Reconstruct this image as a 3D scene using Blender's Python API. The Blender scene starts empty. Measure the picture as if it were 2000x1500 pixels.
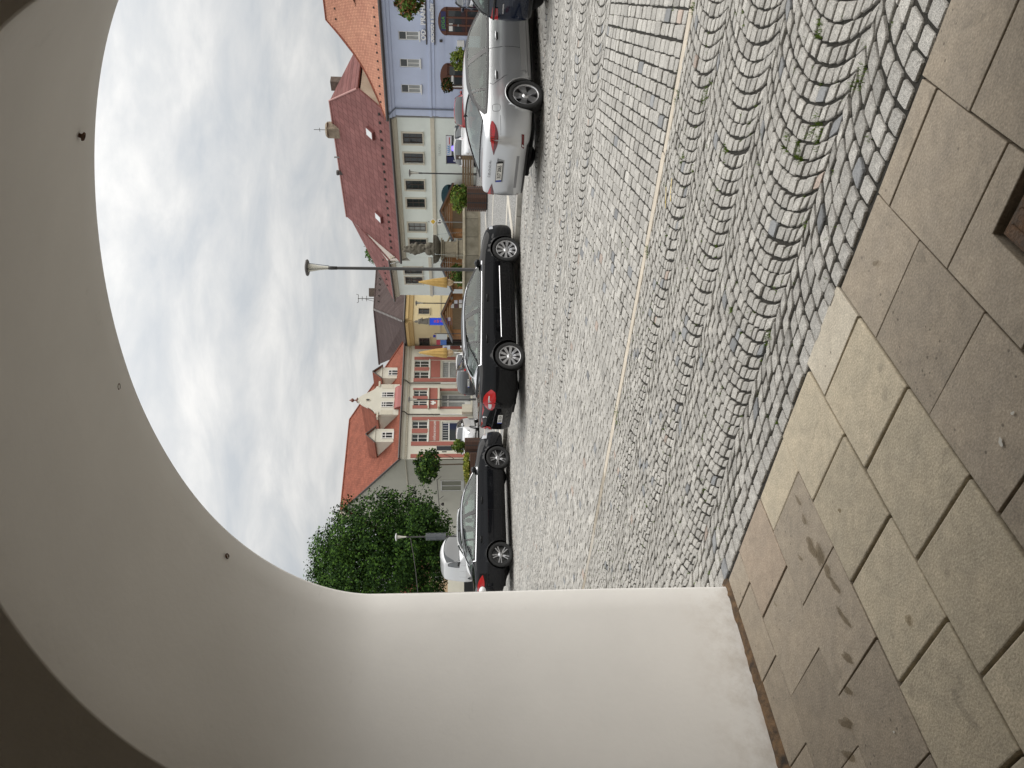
import bpy, bmesh, math, random
import numpy as np
from mathutils import Vector, Matrix
R = math.radians
rnd = random.Random(7)
scene = bpy.context.scene

# ------------------------------------------------------------------ camera, sky, sun, exposure
EYE = 1.65
PITCH = math.atan(116 / 1500)          # tilted slightly down
cam_d = bpy.data.cameras.new('camera'); cam = bpy.data.objects.new('camera', cam_d)
scene.collection.objects.link(cam); scene.camera = cam
cam_d.sensor_fit = 'HORIZONTAL'; cam_d.sensor_width = 36.0; cam_d.lens = 27.0
cam_d.clip_start = 0.05; cam_d.clip_end = 3000
cp, sp = math.cos(PITCH), math.sin(PITCH)
# the phone was held upright and the picture is stored on its side: world up points to image left
cam.matrix_world = Matrix(((0, 1, 0, 0), (-sp, 0, -cp, 0), (-cp, 0, sp, EYE), (0, 0, 0, 1)))

SUN_EL, SUN_AZ = 43.0, 96.0           # azimuth clockwise from +Y
world = bpy.data.worlds.new('World'); scene.world = world; world.use_nodes = True
wn, wl = world.node_tree.nodes, world.node_tree.links
wn.clear()
w_out = wn.new('ShaderNodeOutputWorld'); w_bg = wn.new('ShaderNodeBackground')
w_bg.inputs['Strength'].default_value = 0.1
wl.new(w_bg.outputs[0], w_out.inputs[0])
sky = wn.new('ShaderNodeTexSky'); sky.sky_type = 'NISHITA'; sky.sun_disc = False
sky.sun_elevation = R(SUN_EL); sky.sun_rotation = R(SUN_AZ); sky.altitude = 400
sky.air_density = 1.0; sky.dust_density = 2.0
tc = wn.new('ShaderNodeTexCoord'); sep = wn.new('ShaderNodeSeparateXYZ'); wl.new(tc.outputs['Generated'], sep.inputs[0])
zadd = wn.new('ShaderNodeMath'); zadd.operation = 'ADD'; zadd.inputs[1].default_value = 0.28
wl.new(sep.outputs['Z'], zadd.inputs[0])
zmax = wn.new('ShaderNodeMath'); zmax.operation = 'MAXIMUM'; zmax.inputs[1].default_value = 0.1
wl.new(zadd.outputs[0], zmax.inputs[0])
dv = wn.new('ShaderNodeVectorMath'); dv.operation = 'DIVIDE'
cz = wn.new('ShaderNodeCombineXYZ')
for i in range(3): wl.new(zmax.outputs[0], cz.inputs[i])
wl.new(tc.outputs['Generated'], dv.inputs[0]); wl.new(cz.outputs[0], dv.inputs[1])
mp = wn.new('ShaderNodeMapping'); mp.inputs['Scale'].default_value = (1.0, 1.5, 0.6)
mp.inputs['Rotation'].default_value = (0, 0, R(12)); mp.inputs['Location'].default_value = (3.1, 0.7, 0)
wl.new(dv.outputs[0], mp.inputs[0])
cn1 = wn.new('ShaderNodeTexNoise'); cn1.inputs['Scale'].default_value = 2.6; cn1.inputs['Detail'].default_value = 9
cn1.inputs['Roughness'].default_value = 0.6; cn1.inputs['Distortion'].default_value = 0.35
wl.new(mp.outputs[0], cn1.inputs['Vector'])
ramp = wn.new('ShaderNodeValToRGB'); wl.new(cn1.outputs['Fac'], ramp.inputs[0])
cr = ramp.color_ramp
cr.elements[0].position = 0.33; cr.elements[0].color = (3.7, 3.86, 4.0, 1)
cr.elements[1].position = 0.66; cr.elements[1].color = (5.5, 5.42, 5.25, 1)
e = cr.elements.new(0.50); e.color = (4.5, 4.53, 4.5, 1)
wmix = wn.new('ShaderNodeMix'); wmix.data_type = 'RGBA'; wmix.inputs[0].default_value = 0.95
wl.new(sky.outputs[0], wmix.inputs[6]); wl.new(ramp.outputs[0], wmix.inputs[7])
# overcast sky: brighter towards the zenith (CIE overcast luminance)
zc = wn.new('ShaderNodeMath'); zc.operation = 'MAXIMUM'; zc.inputs[1].default_value = 0.0; wl.new(sep.outputs['Z'], zc.inputs[0])
zg = wn.new('ShaderNodeMath'); zg.operation = 'MULTIPLY_ADD'; zg.inputs[1].default_value = 1.75; zg.inputs[2].default_value = 0.74; wl.new(zc.outputs[0], zg.inputs[0])
wov = wn.new('ShaderNodeMix'); wov.data_type = 'RGBA'; wov.blend_type = 'MULTIPLY'; wov.inputs[0].default_value = 1
wl.new(wmix.outputs[2], wov.inputs[6]); wl.new(zg.outputs[0], wov.inputs[7])
wl.new(wov.outputs[2], w_bg.inputs['Color'])

sun_d = bpy.data.lights.new('sun', 'SUN'); sun_d.energy = 1.5; sun_d.angle = R(64); sun_d.color = (1.0, 0.96, 0.9)
sun = bpy.data.objects.new('sun', sun_d); scene.collection.objects.link(sun)
sdir = Vector((math.sin(R(SUN_AZ)) * math.cos(R(SUN_EL)), math.cos(R(SUN_AZ)) * math.cos(R(SUN_EL)), math.sin(R(SUN_EL))))
sun.rotation_euler = sdir.to_track_quat('Z', 'Y').to_euler(); sun.location = sdir * 60

vs = scene.view_settings
vs.view_transform = 'Standard'; vs.look = 'None'; vs.gamma = 1.0; vs.use_curve_mapping = False; vs.exposure = 0.5
scene.cycles.max_bounces = 10; scene.cycles.diffuse_bounces = 4; scene.cycles.transparent_max_bounces = 16
scene.cycles.use_denoising = True

# ------------------------------------------------------------------ helpers
col = scene.collection

class MB:
    """collects geometry for ONE mesh object"""
    def __init__(self): self.v = []; self.f = []; self.mi = []; self.tint = []; self.cur = 0; self.sm = []; self.smooth = False; self.t = 1.0
    def add(self, vs, fs):
        o = len(self.v); self.v.extend(vs)
        for f in fs:
            self.f.append(tuple(i + o for i in f)); self.mi.append(self.cur); self.sm.append(self.smooth); self.tint.append(self.t)
        return self
    def poly(self, pts): return self.add(list(pts), [tuple(range(len(pts)))])
    def box(self, c, s, rz=0.0, taper=1.0, rx=0.0, ry=0.0):
        x, y, z = s[0] / 2, s[1] / 2, s[2] / 2
        p = [(-x, -y, -z), (x, -y, -z), (x, y, -z), (-x, y, -z)] + [(a * taper, b * taper, z) for a, b in ((-x, -y), (x, -y), (x, y), (-x, y))]
        if rz or rx or ry:
            m = Matrix.Rotation(rz, 3, 'Z') @ Matrix.Rotation(ry, 3, 'Y') @ Matrix.Rotation(rx, 3, 'X')
            p = [tuple(m @ Vector(q)) for q in p]
        p = [(a + c[0], b + c[1], d + c[2]) for a, b, d in p]
        return self.add(p, [(3, 2, 1, 0), (4, 5, 6, 7), (0, 1, 5, 4), (1, 2, 6, 5), (2, 3, 7, 6), (3, 0, 4, 7)])
    def b2(self, x0, x1, y0, y1, z0, z1): return self.box(((x0 + x1) / 2, (y0 + y1) / 2, (z0 + z1) / 2), (abs(x1 - x0), abs(y1 - y0), abs(z1 - z0)))
    def prism(self, poly, y0, y1, axis='y'):
        """poly of (x,z) extruded along y (axis 'y'), or (x,y) along z (axis 'z')"""
        n = len(poly)
        if axis == 'y': a = [(p[0], y0, p[1]) for p in poly]; b = [(p[0], y1, p[1]) for p in poly]
        elif axis == 'z': a = [(p[0], p[1], y0) for p in poly]; b = [(p[0], p[1], y1) for p in poly]
        else: a = [(y0, p[0], p[1]) for p in poly]; b = [(y1, p[0], p[1]) for p in poly]
        fs = [tuple(range(n)), tuple(range(2 * n - 1, n - 1, -1))] + [(i, n + i, n + (i + 1) % n, (i + 1) % n) for i in range(n)]
        return self.add(a + b, fs)
    def tube(self, path, r, n=8, cap=True):
        path = [Vector(p) for p in path]; rs = r if isinstance(r, (list, tuple)) else [r] * len(path)
        vs = []; up0 = None
        for i, p in enumerate(path):
            d = (path[min(i + 1, len(path) - 1)] - path[max(i - 1, 0)]).normalized()
            if up0 is None: up0 = Vector((0, 0, 1)) if abs(d.z) < 0.9 else Vector((1, 0, 0))
            a = d.cross(up0)
            if a.length < 1e-6: a = d.orthogonal()
            a.normalize(); b = a.cross(d); up0 = b
            for k in range(n):
                t = 2 * math.pi * k / n; vs.append(tuple(p + a * (math.cos(t) * rs[i]) + b * (math.sin(t) * rs[i])))
        fs = []
        for i in range(len(path) - 1):
            for k in range(n): fs.append((i * n + k, i * n + (k + 1) % n, (i + 1) * n + (k + 1) % n, (i + 1) * n + k))
        if cap: fs += [tuple(range(n - 1, -1, -1)), tuple(range((len(path) - 1) * n, len(path) * n))]
        return self.add(vs, fs)
    def lathe(self, prof, n=24, c=(0, 0, 0), axis='z', cap=True, mod=None):
        vs = []
        for r, h in prof:
            for k in range(n):
                t = 2 * math.pi * k / n; rr = r * (mod(t, h) if mod else 1)
                a, b = rr * math.cos(t), rr * math.sin(t)
                vs.append((a + c[0], b + c[1], h + c[2]) if axis == 'z' else ((a + c[0], h + c[1], b + c[2]) if axis == 'y' else (h + c[0], a + c[1], b + c[2])))
        fs = []
        for i in range(len(prof) - 1):
            for k in range(n): fs.append((i * n + k, i * n + (k + 1) % n, (i + 1) * n + (k + 1) % n, (i + 1) * n + k))
        if cap: fs += [tuple(range(n - 1, -1, -1)), tuple(range((len(prof) - 1) * n, len(prof) * n))]
        return self.add(vs, fs)
    def grid(self, rows):
        nr, nc = len(rows), len(rows[0]); vs = [p for r in rows for p in r]
        return self.add(vs, [(i * nc + j, i * nc + j + 1, (i + 1) * nc + j + 1, (i + 1) * nc + j) for i in range(nr - 1) for j in range(nc - 1)])
    def mesh(self, name, mats, tint=False):
        me = bpy.data.meshes.new(name); me.from_pydata([tuple(v) for v in self.v], [], self.f)
        for m in mats: me.materials.append(m)
        if len(self.mi): 
            me.polygons.foreach_set('material_index', self.mi); me.polygons.foreach_set('use_smooth', self.sm)
        if tint:
            a = me.attributes.new('tint', 'FLOAT', 'FACE'); a.data.foreach_set('value', self.tint)
        me.update(); return me

def obj(name, mb, mats, parent=None, loc=None, tint=False, fix=False):
    mats = mats if isinstance(mats, (list, tuple)) else [mats]
    me = mb.mesh(name, mats, tint) if isinstance(mb, MB) else mb
    if fix:
        b = bmesh.new(); b.from_mesh(me); bmesh.ops.recalc_face_normals(b, faces=b.faces); b.to_mesh(me); b.free()
    o = bpy.data.objects.new(name, me); col.objects.link(o)
    if parent is not None: o.parent = parent
    if loc is not None: o.location = loc
    return o
def tag(o, label=None, cat=None, group=None, kind=None):
    if label: o['label'] = label
    if cat: o['category'] = cat
    if group: o['group'] = group
    if kind: o['kind'] = kind
    return o
def thing(name, label, cat, loc=(0, 0, 0), rz=0.0, group=None):
    o = bpy.data.objects.new(name, None); col.objects.link(o); o.empty_display_size = 0.2
    o.location = loc; o.rotation_euler = (0, 0, rz)
    return tag(o, label, cat, group)
def bevel(o, w=0.01, seg=1, ang=40):
    m = o.modifiers.new('bevel', 'BEVEL'); m.width = w; m.segments = seg; m.limit_method = 'ANGLE'; m.angle_limit = R(ang); return o

MATS = {}
def mat(name, c, rough=0.7, metal=0.0, var=0.0, vs=4.0, bump=0.0, bs=60.0, spec=0.5, coat=0.0, tint=False, c2=None, speck=0.0, ss=300.0, emit=None, stretch=None):
    if name in MATS: return MATS[name]
    m = bpy.data.materials.new(name); m.use_nodes = True; N, L = m.node_tree.nodes, m.node_tree.links
    p = N['Principled BSDF']; p.inputs['Roughness'].default_value = rough; p.inputs['Metallic'].default_value = metal
    p.inputs['Specular IOR Level'].default_value = spec; p.inputs['Coat Weight'].default_value = coat; p.inputs['Coat Roughness'].default_value = 0.04
    tcn = N.new('ShaderNodeTexCoord'); vec = tcn.outputs['Object']
    if stretch:
        mm = N.new('ShaderNodeMapping'); mm.inputs['Scale'].default_value = stretch; L.new(vec, mm.inputs[0]); vec = mm.outputs[0]
    c = tuple(c) + (1,)
    src = None
    if var > 0 or c2:
        n1 = N.new('ShaderNodeTexNoise'); n1.inputs['Scale'].default_value = vs; n1.inputs['Detail'].default_value = 6; n1.inputs['Roughness'].default_value = 0.62
        L.new(vec, n1.inputs['Vector'])
        rp = N.new('ShaderNodeValToRGB'); L.new(n1.outputs['Fac'], rp.inputs[0])
        rp.color_ramp.elements[0].position = 0.32; rp.color_ramp.elements[1].position = 0.68
        lo = c2 + (1,) if c2 else tuple(x * (1 - var) for x in c[:3]) + (1,)
        hi = c if c2 else tuple(min(1, x * (1 + var)) for x in c[:3]) + (1,)
        rp.color_ramp.elements[0].color = lo; rp.color_ramp.elements[1].color = hi
        src = rp.outputs[0]
    if speck > 0:
        n2 = N.new('ShaderNodeTexNoise'); n2.inputs['Scale'].default_value = ss; n2.inputs['Detail'].default_value = 3
        L.new(vec, n2.inputs['Vector'])
        mr = N.new('ShaderNodeMapRange'); mr.inputs[1].default_value = 0.33; mr.inputs[2].default_value = 0.67
        mr.inputs[3].default_value = 1 - speck; mr.inputs[4].default_value = 1 + speck; L.new(n2.outputs['Fac'], mr.inputs[0])
        mx = N.new('ShaderNodeMix'); mx.data_type = 'RGBA'; mx.blend_type = 'MULTIPLY'; mx.inputs[0].default_value = 1
        if src: L.new(src, mx.inputs[6])
        else: mx.inputs[6].default_value = c
        L.new(mr.outputs[0], mx.inputs[7]); src = mx.outputs[2]
    if tint:
        at = N.new('ShaderNodeAttribute'); at.attribute_name = 'tint'
        mx = N.new('ShaderNodeMix'); mx.data_type = 'RGBA'; mx.blend_type = 'MULTIPLY'; mx.inputs[0].default_value = 1
        if src: L.new(src, mx.inputs[6])
        else: mx.inputs[6].default_value = c
        L.new(at.outputs['Fac'], mx.inputs[7]); src = mx.outputs[2]
    if src: L.new(src, p.inputs['Base Color'])
    else: p.inputs['Base Color'].default_value = c
    if bump > 0:
        n3 = N.new('ShaderNodeTexNoise'); n3.inputs['Scale'].default_value = bs; n3.inputs['Detail'].default_value = 4; L.new(vec, n3.inputs['Vector'])
        bp = N.new('ShaderNodeBump'); bp.inputs['Strength'].default_value = bump; bp.inputs['Distance'].default_value = 0.01
        L.new(n3.outputs['Fac'], bp.inputs['Height']); L.new(bp.outputs[0], p.inputs['Normal'])
    if emit: p.inputs['Emission Color'].default_value = tuple(emit[:3]) + (1,); p.inputs['Emission Strength'].default_value = emit[3]
    MATS[name] = m; return m
def glass_mat(name, tintc=(0.55, 0.62, 0.58), rough=0.0, f0=0.06, base=None, opac=0.0):
    """thin window glass: tinted see-through with fresnel reflection"""
    if name in MATS: return MATS[name]
    m = bpy.data.materials.new(name); m.use_nodes = True; N, L = m.node_tree.nodes, m.node_tree.links
    N.remove(N['Principled BSDF']); out = N['Material Output']
    tr = N.new('ShaderNodeBsdfTransparent'); tr.inputs[0].default_value = tintc + (1,)
    gl = N.new('ShaderNodeBsdfGlossy'); gl.inputs['Roughness'].default_value = rough; gl.inputs[0].default_value = (0.95, 1, 0.98, 1)
    fr = N.new('ShaderNodeLayerWeight'); fr.inputs[0].default_value = 0.5
    pw = N.new('ShaderNodeMath'); pw.operation = 'POWER'; pw.inputs[1].default_value = 5.0; L.new(fr.outputs['Facing'], pw.inputs[0])
    mr = N.new('ShaderNodeMath'); mr.operation = 'MULTIPLY_ADD'; mr.inputs[1].default_value = 1.0 - f0 if f0 > 0 else 0.0; mr.inputs[2].default_value = f0; mr.use_clamp = True
    L.new(pw.outputs[0], mr.inputs[0])
    mx = N.new('ShaderNodeMixShader'); L.new(mr.outputs[0], mx.inputs[0]); L.new(tr.outputs[0], mx.inputs[1]); L.new(gl.outputs[0], mx.inputs[2])
    last = mx.outputs[0]
    if base:
        df = N.new('ShaderNodeBsdfDiffuse'); df.inputs[0].default_value = base + (1,)
        m2 = N.new('ShaderNodeMixShader'); m2.inputs[0].default_value = opac; L.new(tr.outputs[0], m2.inputs[1]); L.new(df.outputs[0], m2.inputs[2]); L.new(m2.outputs[0], mx.inputs[1])
    L.new(last, out.inputs['Surface']); MATS[name] = m; return m
def text_mesh(s, size, depth=0.01, bold=0.0, spacing=1.0):
    cu = bpy.data.curves.new('lettering', 'FONT'); cu.body = s; cu.size = size; cu.extrude = depth; cu.offset = bold; cu.space_character = spacing
    cu.align_x = 'CENTER'; cu.align_y = 'CENTER'; cu.resolution_u = 3
    o = bpy.data.objects.new('lettering', cu); col.objects.link(o)
    dg = bpy.context.evaluated_depsgraph_get(); me = bpy.data.meshes.new_from_object(o.evaluated_get(dg))
    bpy.data.objects.remove(o); bpy.data.curves.remove(cu); me.name = 'lettering'; return me
def lettering(s, size, m, parent, loc, rot, depth=0.01, bold=0.0, spacing=1.0, sx=1.0, name='lettering'):
    me = text_mesh(s, size, depth, bold, spacing); me.materials.clear(); me.materials.append(m)
    o = bpy.data.objects.new(name, me); col.objects.link(o); o.parent = parent; o.location = loc; o.rotation_euler = rot; o.scale = (sx, 1, 1); return o
def pchip(xs, ys):
    xs = np.array(xs, float); ys = np.array(ys, float); h = np.diff(xs); d = np.diff(ys) / h; n = len(xs); m = np.zeros(n)
    for i in range(1, n - 1):
        if d[i - 1] * d[i] > 0:
            w1 = 2 * h[i] + h[i - 1]; w2 = h[i] + 2 * h[i - 1]; m[i] = (w1 + w2) / (w1 / d[i - 1] + w2 / d[i])
    m[0] = d[0]; m[-1] = d[-1]
    def f(x):
        x = min(max(x, xs[0]), xs[-1]); i = min(max(int(np.searchsorted(xs, x)) - 1, 0), n - 2); t = (x - xs[i]) / h[i]
        return float((1 + 2 * t) * (1 - t) ** 2 * ys[i] + t * (1 - t) ** 2 * h[i] * m[i] + t * t * (3 - 2 * t) * ys[i + 1] + t * t * (t - 1) * h[i] * m[i + 1])
    return f
def lin(xs, ys): return lambda x: float(np.interp(x, xs, ys))
# ------------------------------------------------------------------ the arcade the photographer stands in
AX, AY, ATH = -1.22, 4.544, R(-40.3)
def W2(s, n):          # arcade frame (s along the facade, n out into the square) -> world xy
    return (AX + s * math.cos(ATH) - n * math.sin(ATH), AY + s * math.sin(ATH) + n * math.cos(ATH))

def plaster_mat():
    m = mat('plaster', (0.82, 0.80, 0.765), 0.92, var=0.05, vs=0.9, bump=0.11, bs=30, spec=0.2)
    N, L = m.node_tree.nodes, m.node_tree.links; p = N['Principled BSDF']; src = p.inputs['Base Color'].links[0].from_socket
    # grime: faint brown near the ground, a few grey scuffs
    tcn = N.new('ShaderNodeTexCoord'); sp_ = N.new('ShaderNodeSeparateXYZ'); L.new(tcn.outputs['Object'], sp_.inputs[0])
    nz = N.new('ShaderNodeTexNoise'); nz.inputs['Scale'].default_value = 7; nz.inputs['Detail'].default_value = 8; nz.inputs['Roughness'].default_value = 0.7
    L.new(tcn.outputs['Object'], nz.inputs['Vector'])
    h = N.new('ShaderNodeMapRange'); h.inputs[1].default_value = 0.0; h.inputs[2].default_value = 0.36; h.inputs[3].default_value = 0.48; h.inputs[4].default_value = 0.0
    L.new(sp_.outputs['Z'], h.inputs[0])
    g = N.new('ShaderNodeMapRange'); g.inputs[1].default_value = 0.42; g.inputs[2].default_value = 0.72; L.new(nz.outputs['Fac'], g.inputs[0])
    mu = N.new('ShaderNodeMath'); mu.operation = 'MULTIPLY'; L.new(h.outputs[0], mu.inputs[0]); L.new(g.outputs[0], mu.inputs[1])
    mx = N.new('ShaderNodeMix'); mx.data_type = 'RGBA'; L.new(mu.outputs[0], mx.inputs[0]); L.new(src, mx.inputs[6]); mx.inputs[7].default_value = (0.30, 0.22, 0.13, 1)
    # scuffs
    n2 = N.new('ShaderNodeTexNoise'); n2.inputs['Scale'].default_value = 3.3; n2.inputs['Detail'].default_value = 9; n2.inputs['Roughness'].default_value = 0.75
    mp2 = N.new('ShaderNodeMapping'); mp2.inputs['Scale'].default_value = (1, 1, 3.0); L.new(tcn.outputs['Object'], mp2.inputs[0]); L.new(mp2.outputs[0], n2.inputs['Vector'])
    s2 = N.new('ShaderNodeMapRange'); s2.inputs[1].default_value = 0.63; s2.inputs[2].default_value = 0.76; s2.inputs[3].default_value = 0; s2.inputs[4].default_value = 0.35
    L.new(n2.outputs['Fac'], s2.inputs[0])
    m2 = N.new('ShaderNodeMix'); m2.data_type = 'RGBA'; L.new(s2.outputs[0], m2.inputs[0]); L.new(mx.outputs[2], m2.inputs[6]); m2.inputs[7].default_value = (0.55, 0.53, 0.49, 1)
    L.new(m2.outputs[2], p.inputs['Base Color']); return m
PLASTER = plaster_mat()

arcade = thing('arcade_building', 'white plastered arcade with wide round arch framing the square', 'building', (AX, AY, 0), ATH)
ANCHORS = [(-0.04, -0.165, 1.986, 1, 0), (0.553, -0.15, 2.829, 0.457, -0.89), (1.70, -0.135, 3.07, 0, -1), (2.815, -0.185, 2.863, -0.37, -0.93)]
PITCHA, WALL_T = 4.55, 1.2
def arch_curve(k, inner):
    """points (s,z) from the left foot over the crown to the right foot of arch k"""
    o = k * PITCHA; sh = -0.055 * WALL_T if inner else 0.0
    rr = random.Random(31 + k); ph = [rr.uniform(0, 6.28) for _ in range(6)]
    pts = [(o - 0.02 + sh + 0.008 * math.sin(math.pi * z / 2.06) * math.sin(z * 2.1 + ph[0]), z) for z in np.linspace(0.0, 2.05, 12)]
    for i in range(0, 131):
        a = math.pi - math.pi * i / 130
        ax = 1.67 if a > math.pi / 2 else ((1.915 + 0.055 * max(0, 1 - math.sin(a) / 0.25)) if inner else 1.97)
        j = (0.004 * math.sin(a * 3 + ph[1]) + 0.0022 * math.sin(a * 8 + ph[2])) * math.sin(a)
        pts.append((o + 1.65 + (ax + j) * math.cos(a) + sh * max(0, -math.cos(a)), 2.08 + (0.99 + j) * math.sin(a)))
    pts += [(o + 3.62, z) for z in np.linspace(2.0, 0.0, 9)]
    return pts
ks = (-2, -1, 0, 1, 2); TOP = 10.5; CEIL = 3.75
w = MB()
SL, SR = -2 * PITCHA - 1.2, 2 * PITCHA + 3.62 + 1.2
for inner, t, top in ((False, 0.0, 4.4), (True, -WALL_T, 4.38)):
    prev = SL
    for k in ks:
        c = arch_curve(k, inner)
        w.poly([(prev, t, 0), (c[0][0], t, 0), (c[0][0], t, top), (prev, t, top)])
        for a, b in zip(c[:-1], c[1:]):
            if b[0] - a[0] > 1e-6: w.poly([(a[0], t, a[1]), (b[0], t, b[1]), (b[0], t, top), (a[0], t, top)])
        prev = c[-1][0]
    w.poly([(prev, t, 0), (SR, t, 0), (SR, t, top), (prev, t, top)])
for k in ks:      # the reveals, through the wall's thickness, with softly rounded edges
    c0, c1 = arch_curve(k, False), arch_curve(k, True); rows = []
    cx, czz = k * PITCHA + 1.7, 1.6
    prof = [(0.0, 0.022), (-0.006, 0.009), (-0.022, 0.0), (-0.15, 0.0), (-0.4, 0.0), (-0.7, 0.006), (-1.0, 0.012), (-WALL_T + 0.008, 0.016), (-WALL_T + 0.002, 0.018), (-WALL_T, 0.022)]
    w.smooth = True
    for t, off in prof:
        u = -t / WALL_T; row = []
        for i in range(len(c0)):
            a, b = c0[i], c1[i]; p = (a[0] + (b[0] - a[0]) * u, a[1] + (b[1] - a[1]) * u)
            d = Vector((p[0] - cx, max(0.0, p[1] - 2.0))); d = d.normalized() if d.length > 0 else Vector((0, 1))
            row.append((p[0] + d.x * (off - 0.022), t, p[1] + d.y * (off - 0.022) if p[1] > 0.01 else p[1]))
        rows.append(row)
    w.grid(rows); w.smooth = False
obj('front_wall', w, PLASTER, arcade)
c = MB()   # back wall, end walls and a shallow barrel vault over the walk
c.smooth = True
vault = [(-WALL_T + 0.0 - (4.9 - WALL_T) * i / 16, CEIL + 0.1 + 0.45 * math.sin(math.pi * i / 16)) for i in range(17)]
c.grid([[(s, t, z) for t, z in vault] for s in np.linspace(SL, SR, 9)])
c.smooth = False
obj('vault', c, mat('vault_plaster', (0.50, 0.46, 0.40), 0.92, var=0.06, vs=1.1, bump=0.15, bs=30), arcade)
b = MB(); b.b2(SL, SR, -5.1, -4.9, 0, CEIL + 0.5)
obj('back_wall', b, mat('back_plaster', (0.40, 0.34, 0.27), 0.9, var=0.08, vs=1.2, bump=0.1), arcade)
for s in (SL, SR):
    b = MB(); b.b2(s - 0.15, s + 0.15, -4.95, -0.02, 0, CEIL + 0.6); obj('end_wall', b, PLASTER, arcade)
u = MB(); u.b2(SL, SR, -9, 0.02, 4.4, TOP); obj('upper_storey', u, mat('upper_ochre', (0.36, 0.31, 0.23), 0.9, var=0.08), arcade)
u = MB(); u.b2(SL, SR, -9, -8.8, 0, 4.38); obj('rear_wall', u, PLASTER, arcade)
f_ = MB()   # rough, rusty-brown footing stone showing under the pier's foot
rr = random.Random(5)
rows = []
for i in range(40):
    t = 0.03 - 1.3 * i / 39; row = []
    for s, z in ((-0.14, -0.004), (0.005, 0.001), (0.035, -0.012), (0.058, -0.028), (0.09, -0.06)):
        row.append((s - 0.05 * (-t) + rr.uniform(-0.006, 0.006), t, z + rr.uniform(-0.006, 0.006)))
    rows.append(row)
f_.smooth = True; f_.grid(rows)
obj('footing_stone', f_, mat('footing', (0.20, 0.12, 0.06), 0.9, c2=(0.035, 0.028, 0.022), vs=14, bump=0.6, bs=50), arcade)
RUST = mat('rust', (0.10, 0.045, 0.02), 0.85, var=0.4, vs=60)
for (s, t, z, nx, nz) in ANCHORS:
    a = MB(); d = Vector((nx, 0, nz)); p = Vector((s, t, z))
    a.tube([p + d * -0.02, p + d * 0.018], 0.007, 6)
    ring = [p + d * 0.022 + Vector((nz * 0.012 * math.cos(q), 0.012 * math.sin(q), -nx * 0.012 * math.cos(q))) for q in np.linspace(0, 5.6, 9)]
    a.tube(ring, 0.0035, 5); a.lathe([(0.016, 0), (0.013, 0.003)], 10, (s + nx * 0.001, t, z + nz * 0.001))
    obj('wall_anchor', a, RUST, arcade)

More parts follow.
